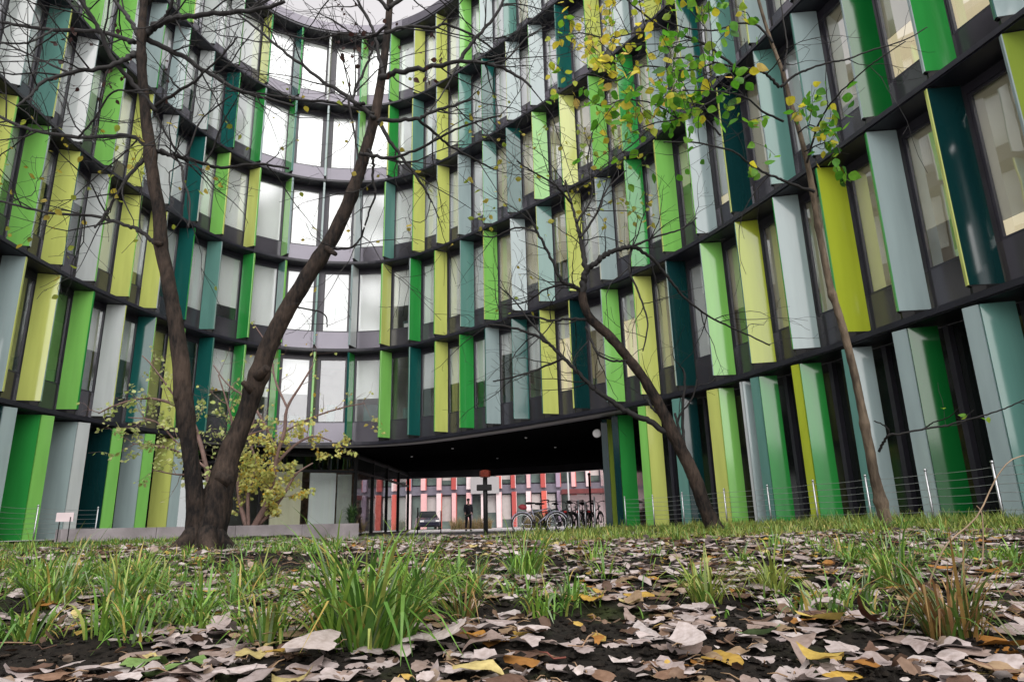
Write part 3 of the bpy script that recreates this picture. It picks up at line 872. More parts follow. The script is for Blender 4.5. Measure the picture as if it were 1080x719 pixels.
M_bark = bark('dark_bark', (.004, .003, .0027), (.052, .036, .027), 36)
M_twig = mat('dark_twig', (.005, .004, .004), rough=.8, var=.3, scale=8)
M_barkpale = bark('pale_smooth_bark', (.05, .037, .026), (.15, .115, .08), 26)
M_stem = mat('pinkish_stem', (.16, .10, .085), rough=.75, var=.3, scale=9)
M_leafpale = tint_mat('pale_leaf', rough=.5, spec=.3, transl=.5, bscale=30)
M_leaf = tint_mat('tree_leaf', rough=.5, spec=.35, transl=.55, bscale=30)

class Tree:
    def __init__(s, seed):
        s.r = random.Random(seed); s.trunk = MB(); s.tw = MB(); s.lf = MB(); s.tips = []
    def px_path(s, pts, widths, Y, drift=0.0, n=None, wob=.0):
        """pixel polyline -> smooth world path at distance Y (drifting in depth), with radii from pixel widths"""
        k = len(pts)
        seq = []
        for j, (p, w) in enumerate(zip(pts, widths)):
            yy = Y + drift * j / max(1, k - 1)
            q = P(p[0], p[1], yy)
            seq.append((q.x, q.y, q.z, w / 2 * (q - CAM).dot(FW) ** 2 / (q - CAM).length / F * .95))
        sm = smooth_path(seq, n or (6 * k))
        return [Vector(q[:3]) for q in sm], [max(.0016, q[3]) for q in sm]
    def limb(s, pts, w0, w1, Y, drift=None, trunk=False, n=8, children=1.0, amp=.08):
        k = len(pts)
        ws = [w0 + (w1 - w0) * (j / (k - 1)) ** .8 for j in range(k)]
        if drift is None: drift = s.r.uniform(-.9, .9)
        path, rad = s.px_path(pts, ws, Y, drift)
        # small natural kinks
        for q in range(1, len(path) - 1):
            path[q] += Vector((s.r.gauss(0, 1), s.r.gauss(0, 1), s.r.gauss(0, 1))) * rad[q] * .25
        (s.trunk if trunk else s.tw).tube(path, rad, n, 0, None, amp, 12)
        if children: s.sprout(path, rad, children, 1)
        return path, rad
    def sprout(s, path, rad, dens, level, maxlen=1.25):
        L = sum((b - a).length for a, b in zip(path, path[1:]))
        cnt = int(L * dens * (5.0 if level == 1 else 6.5) + s.r.random())
        for _ in range(cnt):
            t = s.r.uniform(.12, 1.0) * (len(path) - 1)
            i = min(int(t), len(path) - 2)
            p = path[i].lerp(path[i + 1], t - i)
            tg = (path[i + 1] - path[i]).normalized()
            rp = Vector((s.r.gauss(0, 1), s.r.gauss(0, 1) * .8, s.r.gauss(.12, 1)))
            rp = rp - tg * rp.dot(tg)
            if rp.length < 1e-3: continue
            d = (tg * s.r.uniform(.35, 1.0) + rp.normalized() * s.r.uniform(.5, 1.0)).normalized()
            ln = s.r.uniform(.35, 1.0) * (maxlen * min(1, .35 + L * .5) if level == 1 else min(.45, .1 + L * .5))
            r0 = min(rad[i] * .55, .008 if level == 1 else .0042)
            n = 7 if level == 1 else 5
            q = p.copy(); pts = [q.copy()]
            for k in range(n):
                d = (d + Vector((s.r.gauss(0, .17), s.r.gauss(0, .17), s.r.gauss(.02, .17)))).normalized()
                q = q + d * (ln / n); pts.append(q.copy())
            r = [max(.0019, r0 * (1 - .72 * k / n)) for k in range(n + 1)]
            s.tw.tube(pts, r, 5 if level == 1 else 3, 0, None, 0, 1, caps=False)
            s.tips.append((pts[-1], d)); s.tips += [(pts[k], d) for k in range(2, n)]
            if level == 1: s.sprout(pts, r, dens, 2)
            elif level == 2 and s.r.random() < .35: s.sprout(pts, r, dens * .8, 3)
    def leaf(s, p, size, col, droop=.5):
        d = Vector((s.r.gauss(0, 1), s.r.gauss(0, 1), -droop + s.r.gauss(0, .5))).normalized()
        sd = d.cross(Vector((s.r.gauss(0, 1), s.r.gauss(0, 1), s.r.gauss(0, 1)))).normalized()
        nn = d.cross(sd)
        fold = s.r.uniform(.05, .35); curl = s.r.uniform(-.25, .3)
        prof = ((0, .0), (.12, .26), (.35, .44), (.6, .38), (.82, .2), (1.0, .0))
        vs = []
        st = p + d * size * .18
        for t, w in prof:
            c = st + d * size * t + nn * size * curl * t * t
            vs += [c - sd * size * w * .85 + nn * size * w * fold, c, c + sd * size * w * .85 + nn * size * w * fold]
        fs = []
        for k in range(len(prof) - 1):
            o = 3 * k
            fs += [(o, o + 1, o + 4, o + 3), (o + 1, o + 2, o + 5, o + 4)]
        s.lf.add(vs, fs, 0, col)
        s.lf.tube([p, st], [.0012, .001], 3, 0, col)
    def leaves(s, region, prob, size, tbl, droop=.5):
        for p, d in s.tips:
            w = region(*proj(p))
            n = int(w * prob + s.r.random())
            for _ in range(n):
                s.leaf(p + Vector((s.r.gauss(0, 1), s.r.gauss(0, 1), s.r.gauss(0, 1))) * size * (.35 if n > 1 else 0), size * s.r.uniform(.6, 1.15), pick(s.r, tbl), droop)
    def finish(s, name, label, cat, base, M_tr, M_tw, M_lf=None, group=None):
        root = thing(name, label, cat, base, 0, group)
        o = s.trunk.build('trunk', M_tr, root, smooth=True); o.location = -Vector(base)
        o = s.tw.build('crown', M_tw, root, smooth=True); o.location = -Vector(base)
        if s.lf.v:
            o = s.lf.build('foliage', M_lf or M_leaf, root, smooth=True, color=True); o.location = -Vector(base)
        return root

# --- the two-stemmed tree
T = Tree(3); Y = 5.2
def trunk(T, pts, Y, drift, n=14, amp=.06, freq=7, child=.0, samples=None, knots=(), slim=1.0):
    path, rad = T.px_path([p[:2] for p in pts], [p[2] * slim for p in pts], Y, drift, samples or 12 * len(pts))
    for q in range(len(path)):
        px, py = proj(path[q])
        for (ky, g, wd) in knots:
            rad[q] *= 1 + g * math.exp(-((py - ky) / wd) ** 2)
    for q in range(1, len(path) - 1):
        path[q] += Vector((noise.noise(path[q] * 5), 0, 0)) * rad[q] * .12
    T.trunk.tube(path, rad, n, 0, None, amp, freq)
    return path, rad
trunk(T, [(214, 596, 66), (214, 582, 57), (218, 566, 48), (224, 545, 42), (230, 522, 36), (236, 503, 29), (243, 478, 25), (253, 452, 22.5), (262, 430, 21.5), (271, 400, 22), (285, 362, 20.5), (304, 325, 19), (325, 290, 18), (344, 262, 17), (362, 227, 15.5), (375, 194, 14), (385, 160, 13), (394, 128, 11.5), (401, 92, 10.5), (406, 55, 9.5), (410, 20, 8.5), (413, -20, 8), (418, -70, 6.5), (421, -130, 5), (430, -200, 3)], Y, .5, 26, .05, 13, knots=((396, .16, 6), (412, .10, 5), (470, .08, 9), (500, .12, 7), (272, .10, 5), (206, .14, 5), (124, .2, 5)))
trunk(T, [(211, 592, 40), (209, 565, 30), (207, 540, 24), (205, 517, 21), (200.5, 480, 18.5), (197, 450, 20), (193, 415, 21), (190, 375, 20), (184, 335, 17.5), (177, 295, 16.5), (170, 258, 16), (167, 220, 15.5), (161, 185, 15), (157, 150, 14.5), (153, 115, 13), (150, 80, 12), (149, 45, 11), (151, 10, 9.5), (154, -30, 8), (156, -90, 6.5), (150, -160, 4.5), (140, -230, 2.5)], Y, -.35, 22, .05, 13, knots=((440, .12, 9), (416, .1, 6), (255, .12, 5), (164, .18, 6), (60, .2, 6), (38, .2, 6)))
for (x, y, dx, dy, r, Yk) in ((243, 508, -14, -8, 9, 5.12), (272, 398, 10, -10, 8.5, 5.2), (266, 412, -10, -9, 6.5, 5.2), (195, 418, -10, 2, 6, 5.1), (170, 258, -7, -2, 5, 5.0), (345, 262, 9, 6, 5, 5.3)):
    p, q = P(x, y, Yk), P(x + dx, y + dy, Yk - .06)
    rr = r * .62 * Yk / F
    T.trunk.tube([p, p.lerp(q, .55), q, q + (q - p).normalized() * .006], [rr * 1.15, rr * .95, rr * .8, rr * .45], 12, 0, None, .22, 14)
for k in range(5):                               # root flare
    a = .2 + k * 1.3; b0 = P(213, 578, 5.2); b0.z = gz(b0.x, b0.y)
    d = Vector((math.cos(a), math.sin(a), 0))
    T.trunk.tube([b0 + d * .07 + Vector((0, 0, .15)), b0 + d * .12 + Vector((0, 0, .07)), b0 + d * .20 + Vector((0, 0, .01)), b0 + d * .30 + Vector((0, 0, -.04)), b0 + d * .42 + Vector((0, 0, -.08))], [.07, .07, .05, .035, .02], 10, 0, None, .12, 14)
L1 = [
 ([(150, 42), (162, 28), (178, 21), (202, 17), (238, 14), (272, 10), (300, 2)], 9, 4),
 ([(142, 45), (122, 38), (100, 33), (55, 32), (20, 27), (-15, 20)], 6, 4),
 ([(148, 55), (136, 60), (117, 70), (73, 77), (45, 87), (33, 100), (18, 112)], 7, 3),
 ([(165, 118), (140, 88), (117, 60), (103, 27), (84, 0), (70, -30)], 6, 5),
 ([(153, 40), (187, 57), (213, 73), (247, 93), (270, 101), (310, 112)], 7, 3),
 ([(146, 38), (135, 18), (122, 2), (110, -25)], 6, 4),
 ([(153, 38), (170, 24), (180, 8), (184, -20)], 5, 3.5),
 ([(156, 155), (133, 143), (83, 145), (33, 137), (0, 123), (-20, 115)], 5.5, 3.5),
 ([(166, 160), (190, 166), (213, 172), (233, 177), (272, 173), (305, 178)], 5.5, 2.5),
 ([(162, 113), (187, 97), (203, 88), (213, 78), (233, 60), (250, 40)], 4, 2),
 ([(156, 163), (133, 190), (113, 223), (100, 240)], 4.5, 2.5),
 ([(164, 257), (150, 245), (133, 238), (100, 228), (50, 224), (0, 212), (-20, 208)], 5, 2.5),
 ([(170, 158), (190, 172), (193, 190), (200, 210), (199, 240)], 3.5, 1.8),
 ([(165, 120), (180, 150), (195, 165), (210, 130), (225, 115), (245, 100)], 2.5, 1.6),
 ([(150, 10), (180, -20), (230, -45), (290, -55)], 6, 3), ([(150, -10), (110, -40), (60, -50), (0, -48)], 6, 3),
 ([(83, 145), (100, 125), (118, 98), (140, 96), (158, 95)], 2.5, 2), ([(55, 32), (30, 45), (0, 46), (-10, 50)], 3, 2), ([(73, 77), (40, 62), (10, 48), (-10, 40)], 3, 2),
]
for pts, a, b in L1: T.limb(pts, a * 1.15, b * 1.1, 5.0, children=.85)
L2 = [
 ([(401, 84), (417, 77), (450, 72), (484, 65), (517, 68), (542, 78), (560, 92)], 7, 2.5),
 ([(484, 65), (500, 43), (520, 20), (531, 0), (536, -20)], 4.5, 2.5),
 ([(404, 82), (400, 62), (397, 43), (388, 20), (378, 2), (372, -20)], 4.5, 2.5),
 ([(398, 127), (418, 127), (440, 125), (457, 118), (480, 111), (498, 104)], 5, 2.5),
 ([(400, 130), (417, 157), (437, 183), (450, 203), (456, 214)], 4.5, 1.8),
 ([(440, 125), (458, 140), (473, 153), (500, 168), (521, 179)], 3.5, 1.6),
 ([(380, 162), (400, 166), (417, 166), (450, 153), (477, 138), (505, 128), (528, 122)], 4, 1.8),
 ([(388, 157), (394, 170), (393, 187), (396, 203), (390, 222), (385, 238)], 3.5, 1.8),
 ([(395, 125), (367, 103), (337, 83), (303, 57), (270, 30), (245, 10)], 5, 2.2),
 ([(394, 120), (350, 108), (310, 105), (270, 98), (240, 96)], 3.5, 1.8),
 ([(384, 110), (372, 104), (386, 70), (396, 45)], 3.5, 2.5),
 ([(406, 35), (430, 28), (458, 30), (470, 26), (500, 38), (520, 52)], 4, 2),
 ([(408, 28), (388, 40), (360, 36), (330, 42), (300, 35)], 3.5, 1.6),
 ([(410, 8), (440, -10), (490, -20), (540, -15)], 5, 2.5), ([(410, 10), (380, -15), (330, -22), (290, -10), (262, 12)], 4.5, 2),
 ([(367, 103), (372, 130), (376, 155), (380, 178)], 2.5, 1.6), ([(517, 68), (535, 62), (556, 40), (575, 28)], 2.4, 1.4),
 ([(484, 65), (472, 90), (452, 120)], 2, 1.4),
 ([(300, 322), (340, 330), (345, 345)], 2, 1.2), ([(346, 262), (368, 262), (380, 252), (384, 240)], 2.6, 1.8),
]
for pts, a, b in L2: T.limb(pts, a * 1.15, b * 1.1, 5.45, children=.85)
BRN = [((.05, .02, .018), 3), ((.09, .04, .03), 2)]
YLF = [((.42, .36, .05), 3), ((.30, .36, .05), 2), ((.50, .40, .07), 1)]
inb = lambda x0, y0, x1, y1: (lambda x, y: 1.0 if x0 < x < x1 and y0 < y < y1 else 0.0)
T.leaves(inb(355, 0, 470, 95), .22, .055, BRN, 1.2); T.leaves(inb(60, 20, 185, 110), .12, .05, BRN, 1.2)
T.leaves(inb(0, 120, 300, 330), .09, .06, YLF); T.leaves(inb(300, 80, 540, 330), .05, .055, YLF)
b0 = P(212, 578, 5.2)
T.finish('forked_tree', 'bare dark tree forking low into two thick crooked trunks beside the concrete wall', 'tree', (b0.x, b0.y, gz(b0.x, b0.y)), M_bark, M_twig)

# --- the leaning tree before the right wing
T = Tree(9); Y = 7.4
trunk(T, [(756, 562, 24), (748, 545, 19), (741, 528, 16.5), (733, 505, 15.5), (724, 486, 15), (712, 462, 14.5), (702, 440, 13), (690, 418, 12), (675, 394, 11), (658, 372, 10.5), (640, 352, 10.5), (624, 337, 10), (616, 322, 9.5), (614, 308, 9)], Y, .0, 14, .14, 9)
ML = [
 ([(614, 310), (616, 295), (619, 284), (630, 276), (640, 268), (655, 262), (668, 260)], 7.5, 4.5, 1),
 ([(618, 286), (615, 268), (612, 250), (608, 235), (603, 215), (596, 190)], 6, 2, 1),
 ([(614, 308), (606, 303), (596, 299), (590, 292), (580, 270), (567, 245), (555, 222)], 5, 2.2, 1),
 ([(622, 337), (600, 336), (583, 338), (555, 333), (535, 335)], 3.5, 1.6, 1),
 ([(712, 462), (690, 447), (667, 437), (650, 426), (633, 415), (618, 402), (603, 386), (590, 373), (577, 361), (558, 351), (538, 345), (515, 342)], 7, 2, 1),
 ([(594, 378), (585, 382), (565, 390), (540, 398), (520, 402)], 3, 1.4, 1),
 ([(668, 260), (682, 268), (697, 283), (710, 300), (722, 314), (747, 333), (775, 347), (812, 364)], 4, 1.6, .8),
 ([(666, 261), (664, 285), (675, 312), (683, 340), (678, 370)], 3, 1.4, .8),
 ([(618, 345), (625, 362), (632, 374), (647, 381), (660, 380)], 3, 2, .8),
 ([(668, 260), (690, 250), (715, 243), (735, 230)], 3, 1.4, 1),
 ([(597, 299), (575, 305), (555, 318), (530, 322)], 2.5, 1.3, 1),
 ([(578, 361), (560, 340), (545, 320), (525, 300)], 2.5, 1.2, 1),
 ([(612, 250), (630, 225), (640, 200), (660, 180)], 3, 1.4, 1), ([(603, 215), (585, 195), (560, 180), (545, 170)], 2.6, 1.2, 1),
 ([(608, 235), (625, 205), (620, 170), (625, 140)], 2.6, 1.2, 1), ([(567, 245), (545, 240), (520, 250), (500, 246)], 2.4, 1.2, 1),
 ([(742, 530), (732, 512), (727, 490), (722, 470), (716, 452), (712, 436)], 5, 2.5, .3), ([(729, 498), (721, 470), (720, 440), (722, 400), (720, 388)], 4.5, 2, .4),
 ([(704, 445), (688, 430), (683, 421)], 3.5, 2, .0), ([(716, 466), (716, 440), (730, 420), (735, 400)], 2.5, 1.4, .8),
]
for pts, a, b, ch in ML: T.limb(pts, a * 1.1, b * 1.1, Y, children=.8 * ch)
LIM = [((.44, .42, .06), 3), ((.30, .40, .06), 3), ((.52, .44, .09), 1.5)]
T.leaves(inb(480, 130, 690, 240), .17, .075, LIM); T.leaves(inb(520, 240, 700, 330), .03, .06, LIM)
b0 = P(748, 552, Y)
T.finish('leaning_tree', 'leaning bare tree with one low side limb and tangled twigs before the passage corner', 'tree', (b0.x, b0.y, gz(b0.x, b0.y)), M_bark, M_twig)

# --- the slender tree with green leaves
T = Tree(17); Y = 6.0
trunk(T, [(940, 566, 24), (934, 548, 19), (929, 528, 17), (922, 500, 14.5), (916, 468, 13.5), (909, 432, 12), (902, 398, 11), (894, 365, 10.5), (883, 326, 10), (876, 305, 9.5), (869, 270, 9), (862, 235, 8.5), (858, 205, 8.5), (851, 170, 7.5), (842, 135, 6.5), (833, 105, 6), (825, 75, 5.5), (812, 40, 5), (800, 0, 4.5), (790, -50, 4), (782, -110, 3), (770, -180, 2)], Y, -.2, 14, .1, 12, knots=((311, .3, 5), (203, .3, 5), (529, .25, 6), (446, .2, 5), (238, .2, 4)), slim=.86)
SL = [
 ([(823, 92), (838, 80), (853, 73), (875, 66), (893, 63), (920, 53), (953, 43), (978, 29)], 3.5, 1.6, .5),
 ([(851, 172), (860, 140), (872, 115), (887, 97), (905, 80), (922, 66), (955, 44)], 3, 1.5, .5),
 ([(858, 202), (842, 197), (825, 190), (808, 183), (790, 172), (775, 161), (752, 154), (729, 150), (700, 150)], 4, 1.6, .9),
 ([(822, 92), (810, 80), (799, 74), (775, 71), (755, 66), (736, 60), (710, 62)], 4, 1.8, 1.3),
 ([(826, 128), (805, 118), (790, 105), (770, 98), (745, 96), (720, 95)], 3, 1.4, 1.4),
 ([(815, 45), (800, 28), (778, 25), (755, 32), (725, 30), (700, 22)], 3.5, 1.6, 1.4),
 ([(760, 143), (748, 130), (736, 118), (728, 102), (718, 85)], 2.5, 1.3, 1.4),
 ([(842, 140), (855, 132), (868, 142), (870, 155)], 2, 1.2, 1.4), ([(848, 160), (866, 152), (880, 150), (886, 162)], 2, 1.2, 1.4),
 ([(799, 74), (775, 90), (745, 110), (715, 125), (690, 130), (665, 140)], 3, 1.2, 1.3),
 ([(775, 71), (740, 45), (700, 30), (675, 12), (655, -6)], 3.5, 2, 1.3), ([(700, 30), (670, 35), (640, 40), (612, 35), (590, 40)], 2.6, 1.2, 1.3),
 ([(755, 66), (720, 75), (680, 70), (650, 85), (620, 78), (598, 88)], 2.6, 1.2, 1.2), ([(715, 125), (690, 110), (660, 105), (635, 112), (615, 100)], 2.2, 1.2, 1.1),
 ([(808, -10), (780, -20), (740, -15), (700, -8), (670, 4)], 3.5, 1.6, 1.4), ([(690, 130), (670, 150), (650, 165), (630, 180)], 2, 1, 1.0),
 ([(826, 75), (830, 50), (826, 20), (822, -10)], 2.6, 1.4, .6),
]
for pts, a, b, ch in SL: T.limb(pts, a, b, Y - .2, children=.6 * ch, drift=T.r.uniform(-1.3, .3))
path, rad = T.limb([(927, 476), (932, 466), (937, 459), (953, 457), (975, 452), (997, 449), (1015, 444), (1030, 440), (1050, 434), (1064, 429), (1082, 421), (1100, 418)], 3.4, 1.6, Y - .1, children=.35, drift=-.8)
T.limb([(938, 459), (936, 452), (930, 447), (922, 444)], 2.5, 1.4, Y - .1, children=0); T.limb([(975, 452), (985, 445), (1000, 440), (1012, 430)], 2, 1.2, Y - .3, children=.3)
GRL = [((.10, .34, .025), 4), ((.17, .42, .03), 4), ((.30, .46, .045), 2.5), ((.66, .60, .05), 2.6), ((.055, .19, .025), 1.2), ((.60, .44, .09), .5)]
YGL = [((.74, .64, .07), 5), ((.56, .64, .06), 4), ((.70, .52, .14), 1.2), ((.24, .52, .04), 3)]
T.leaves(lambda x, y: (1 if 690 < x < 800 and -20 < y < 130 else 0) + (2.6 if 790 <= x < 895 and 85 < y < 190 else 0), .42, .11, GRL, .7)
T.leaves(inb(580, -30, 690, 150), .30, .09, YGL, .8); T.leaves(inb(610, 90, 740, 215), .26, .11, GRL[:3], .7)
T.leaves(inb(970, 400, 1100, 460), .5, .07, GRL[1:3])
b0 = P(934, 548, Y)
T.finish('slender_tree', 'slender pale barked young tree still carrying green and yellow leaves behind the fence grass', 'tree', (b0.x, b0.y, gz(b0.x, b0.y)), M_barkpale, M_twig)

# --- shrubs behind the low wall
PALE = [((.80, .78, .28), 4), ((.66, .74, .24), 4), ((.80, .68, .18), 2), ((.70, .46, .06), .7)]
T = Tree(23); Y = 15.6
for pts, a, b in (([(263, 562), (257, 545), (252, 525), (250, 500), (246, 480)], 8, 2), ([(265, 562), (272, 548), (283, 528), (288, 505), (292, 480), (300, 455), (303, 430), (318, 405), (330, 385)], 9, 1.6), ([(266, 560), (285, 540), (300, 520), (312, 500), (330, 488)], 6, 1.5),
                   ([(262, 555), (262, 520), (270, 490), (262, 460), (268, 440), (262, 415)], 5, 1.3), ([(290, 490), (310, 470), (330, 460), (350, 465)], 4, 1.3), ([(292, 475), (275, 440), (260, 420), (240, 405), (225, 385)], 4, 1.2), ([(303, 430), (290, 400), (285, 370), (270, 345)], 3, 1.2), ([(300, 455), (330, 440), (360, 430), (385, 425)], 2.6, 1.2)):
    path, rad = T.px_path(pts, [a + (b - a) * j / (len(pts) - 1) for j in range(len(pts))], Y, T.r.uniform(-.8, .8))
    T.trunk.tube(path, rad, 7, 0, None, .1, 8)
    T.sprout(path, rad, .75, 1, .9)
T.leaves(lambda x, y: 1.0 if 245 < x < 365 and 455 < y < 540 else .35 if 240 < x < 430 and 440 < y < 480 else .03, 3.4, .095, PALE, .9)
b0 = P(264, 560, Y)
T.finish('yellow_shrub', 'multi stemmed shrub thick with pale yellow leaves behind the concrete wall', 'shrub', (b0.x, b0.y, .05), M_stem, M_stem, M_leafpale)
T = Tree(29); Y = 13.6
for pts, a, b in (([(222, 566), (216, 530), (205, 500), (190, 478), (165, 470), (140, 468)], 7, 1.4), ([(222, 566), (222, 520), (212, 470), (200, 440), (180, 425), (150, 420), (120, 428), (104, 436)], 7, 1.4), ([(224, 566), (235, 520), (240, 480), (245, 450), (238, 420), (230, 395)], 6, 1.3), ([(205, 500), (185, 500), (160, 495)], 3, 1.2), ([(200, 440), (175, 405), (160, 385), (150, 375)], 3, 1.2), ([(240, 480), (260, 460), (285, 452)], 3, 1.2), ([(225, 500), (190, 470), (165, 445), (135, 440)], 3, 1.2)):
    path, rad = T.px_path(pts, [a + (b - a) * j / (len(pts) - 1) for j in range(len(pts))], Y, T.r.uniform(-.8, .6))
    T.trunk.tube(path, rad, 7, 0, None, .1, 8)
    T.sprout(path, rad, .8, 1, .7)
PALEG = [((.62, .70, .30), 4), ((.70, .73, .34), 3), ((.50, .62, .18), 3)]
T.leaves(lambda x, y: 1.0 if 100 < x < 260 and 420 < y < 510 else .5 if 100 < x < 190 and 365 < y < 420 else .05, .8, .095, PALEG, .6)
b0 = P(222, 566, Y)
T.finish('pale_shrub', 'airy shrub with layered pale green leaves half hidden by the forked trunk', 'shrub', (b0.x, b0.y, .05), M_stem, M_stem, M_leafpale)

# ------------------------------------------------------------------ low wall, fences, sign post
wa, wb = Vector((-8.15, 12.3, 0)), Vector((-4.05, 17.4, 0))
ang = math.atan2(wb.y - wa.y, wb.x - wa.x); LW = (wb - wa).length
mb = MB()
nseg = 4
wall = thing('planter_wall', 'long low weathered concrete planter wall behind the forked tree', 'wall', wa.lerp(wb, .5), ang)
for q in range(nseg):
    mb = MB()
    l = LW / nseg
    x0 = -LW / 2 + q * l
    mb.prism([(x0 + .004, -.15), (x0 + l - .004, -.15), (x0 + l - .004, .15), (x0 + .004, .15)], -.15, .385)
    o = mb.build('block', M_conc, wall)
    md = o.modifiers.new('soft_edge', 'BEVEL'); md.width = .012; md.segments = 2

def fence(name, label, tops, zt, base_z):
    root = thing(name, label, 'fence', (tops[0][0], tops[0][1], base_z))
    for x, y in tops:
        mb = MB(); h = zt - base_z
        mb.tube([(0, 0, -.25), (0, 0, h - .02)], .016, 10); mb.blob((0, 0, h), .022, 0, 0, 10, 6)
        o = mb.build('post', M_steel, root, smooth=True); o.location = (x - tops[0][0], y - tops[0][1], 0)
    for k in range(6):
        z = .16 + k * (zt - base_z - .22) / 5
        mb = MB()
        pts = [(x - tops[0][0], y - tops[0][1] - .02, z) for x, y in tops]
        seq = []
        for a, b in zip(pts, pts[1:]):
            a, b = Vector(a), Vector(b)
            for t in (0, .25, .5, .75): seq.append(a.lerp(b, t) - Vector((0, 0, .012 * 4 * t * (1 - t))))
        seq.append(Vector(pts[-1]))
        mb.tube(seq, .0035, 5)
        mb.build('wire', M_wire, root, smooth=True)
    return root
fence('wire_fence', 'thin wire fence on round steel posts before the wing with the paired fins', [(5.9, 6.6), (5.68, 8.1), (5.62, 9.35), (5.3, 10.35), (5.0, 11.5), (4.72, 12.85), (4.28, 14.1), (3.75, 15.5), (3.3, 16.6), (2.75, 17.4)], .86, .15)
fence('wire_fence', 'short run of steel wire fence beside the end of the concrete wall', [(-9.0, 10.6), (-9.15, 12.1), (-9.55, 13.7), (-9.5, 15.6)], .86, .17)
# plant label on stakes
pl = P(68.5, 545, 11.8)
lab = thing('plant_label', 'small blank pale label plate on two stakes at the end of the concrete wall', 'sign', (pl.x, pl.y, bed(pl.x, pl.y)))
mb = MB(); mb.box((0, 0, pl.z - bed(pl.x, pl.y)), (.26, .015, .15), 0, .3)
mb.build('plate', mat('label_plate', (.62, .52, .53), rough=.5, var=.1), lab)
mb = MB()
for sx in (-.09, .09): mb.tube([(sx, .012, -.1), (sx, .012, pl.z - bed(pl.x, pl.y))], .008, 6)
mb.build('stake', M_black, lab)
# black sign post with cross box
Yp = 21.0
p0 = P(512.5, 572, Yp); top = P(511.5, 503.5, Yp)
sp = thing('sign_post', 'slim black post with a short black crossbar and reddish lantern top', 'post', (p0.x, p0.y, PAVZ))
hz = top.z - PAVZ
mb = MB(); mb.tube([(0, 0, -.1), (0, 0, hz)], .07, 12); mb.build('pole', M_black, sp, smooth=True)
zc = P(510.5, 514, Yp).z - PAVZ
mb = MB(); mb.box((-.03, -.02, zc), (.46, .17, .18)); o = mb.build('crossbar', M_black, sp)
md = o.modifiers.new('soft_edge', 'BEVEL'); md.width = .015
mb = MB(); mb.tube([(0, 0, hz + .01), (0, 0, hz + .03), (0, 0, hz + .20), (0, 0, hz + .23)], [.13, .17, .17, .10], 8)
mb.build('lantern', mat('red_brown_lantern', (.14, .022, .012), rough=.35, var=.3, scale=8), sp)

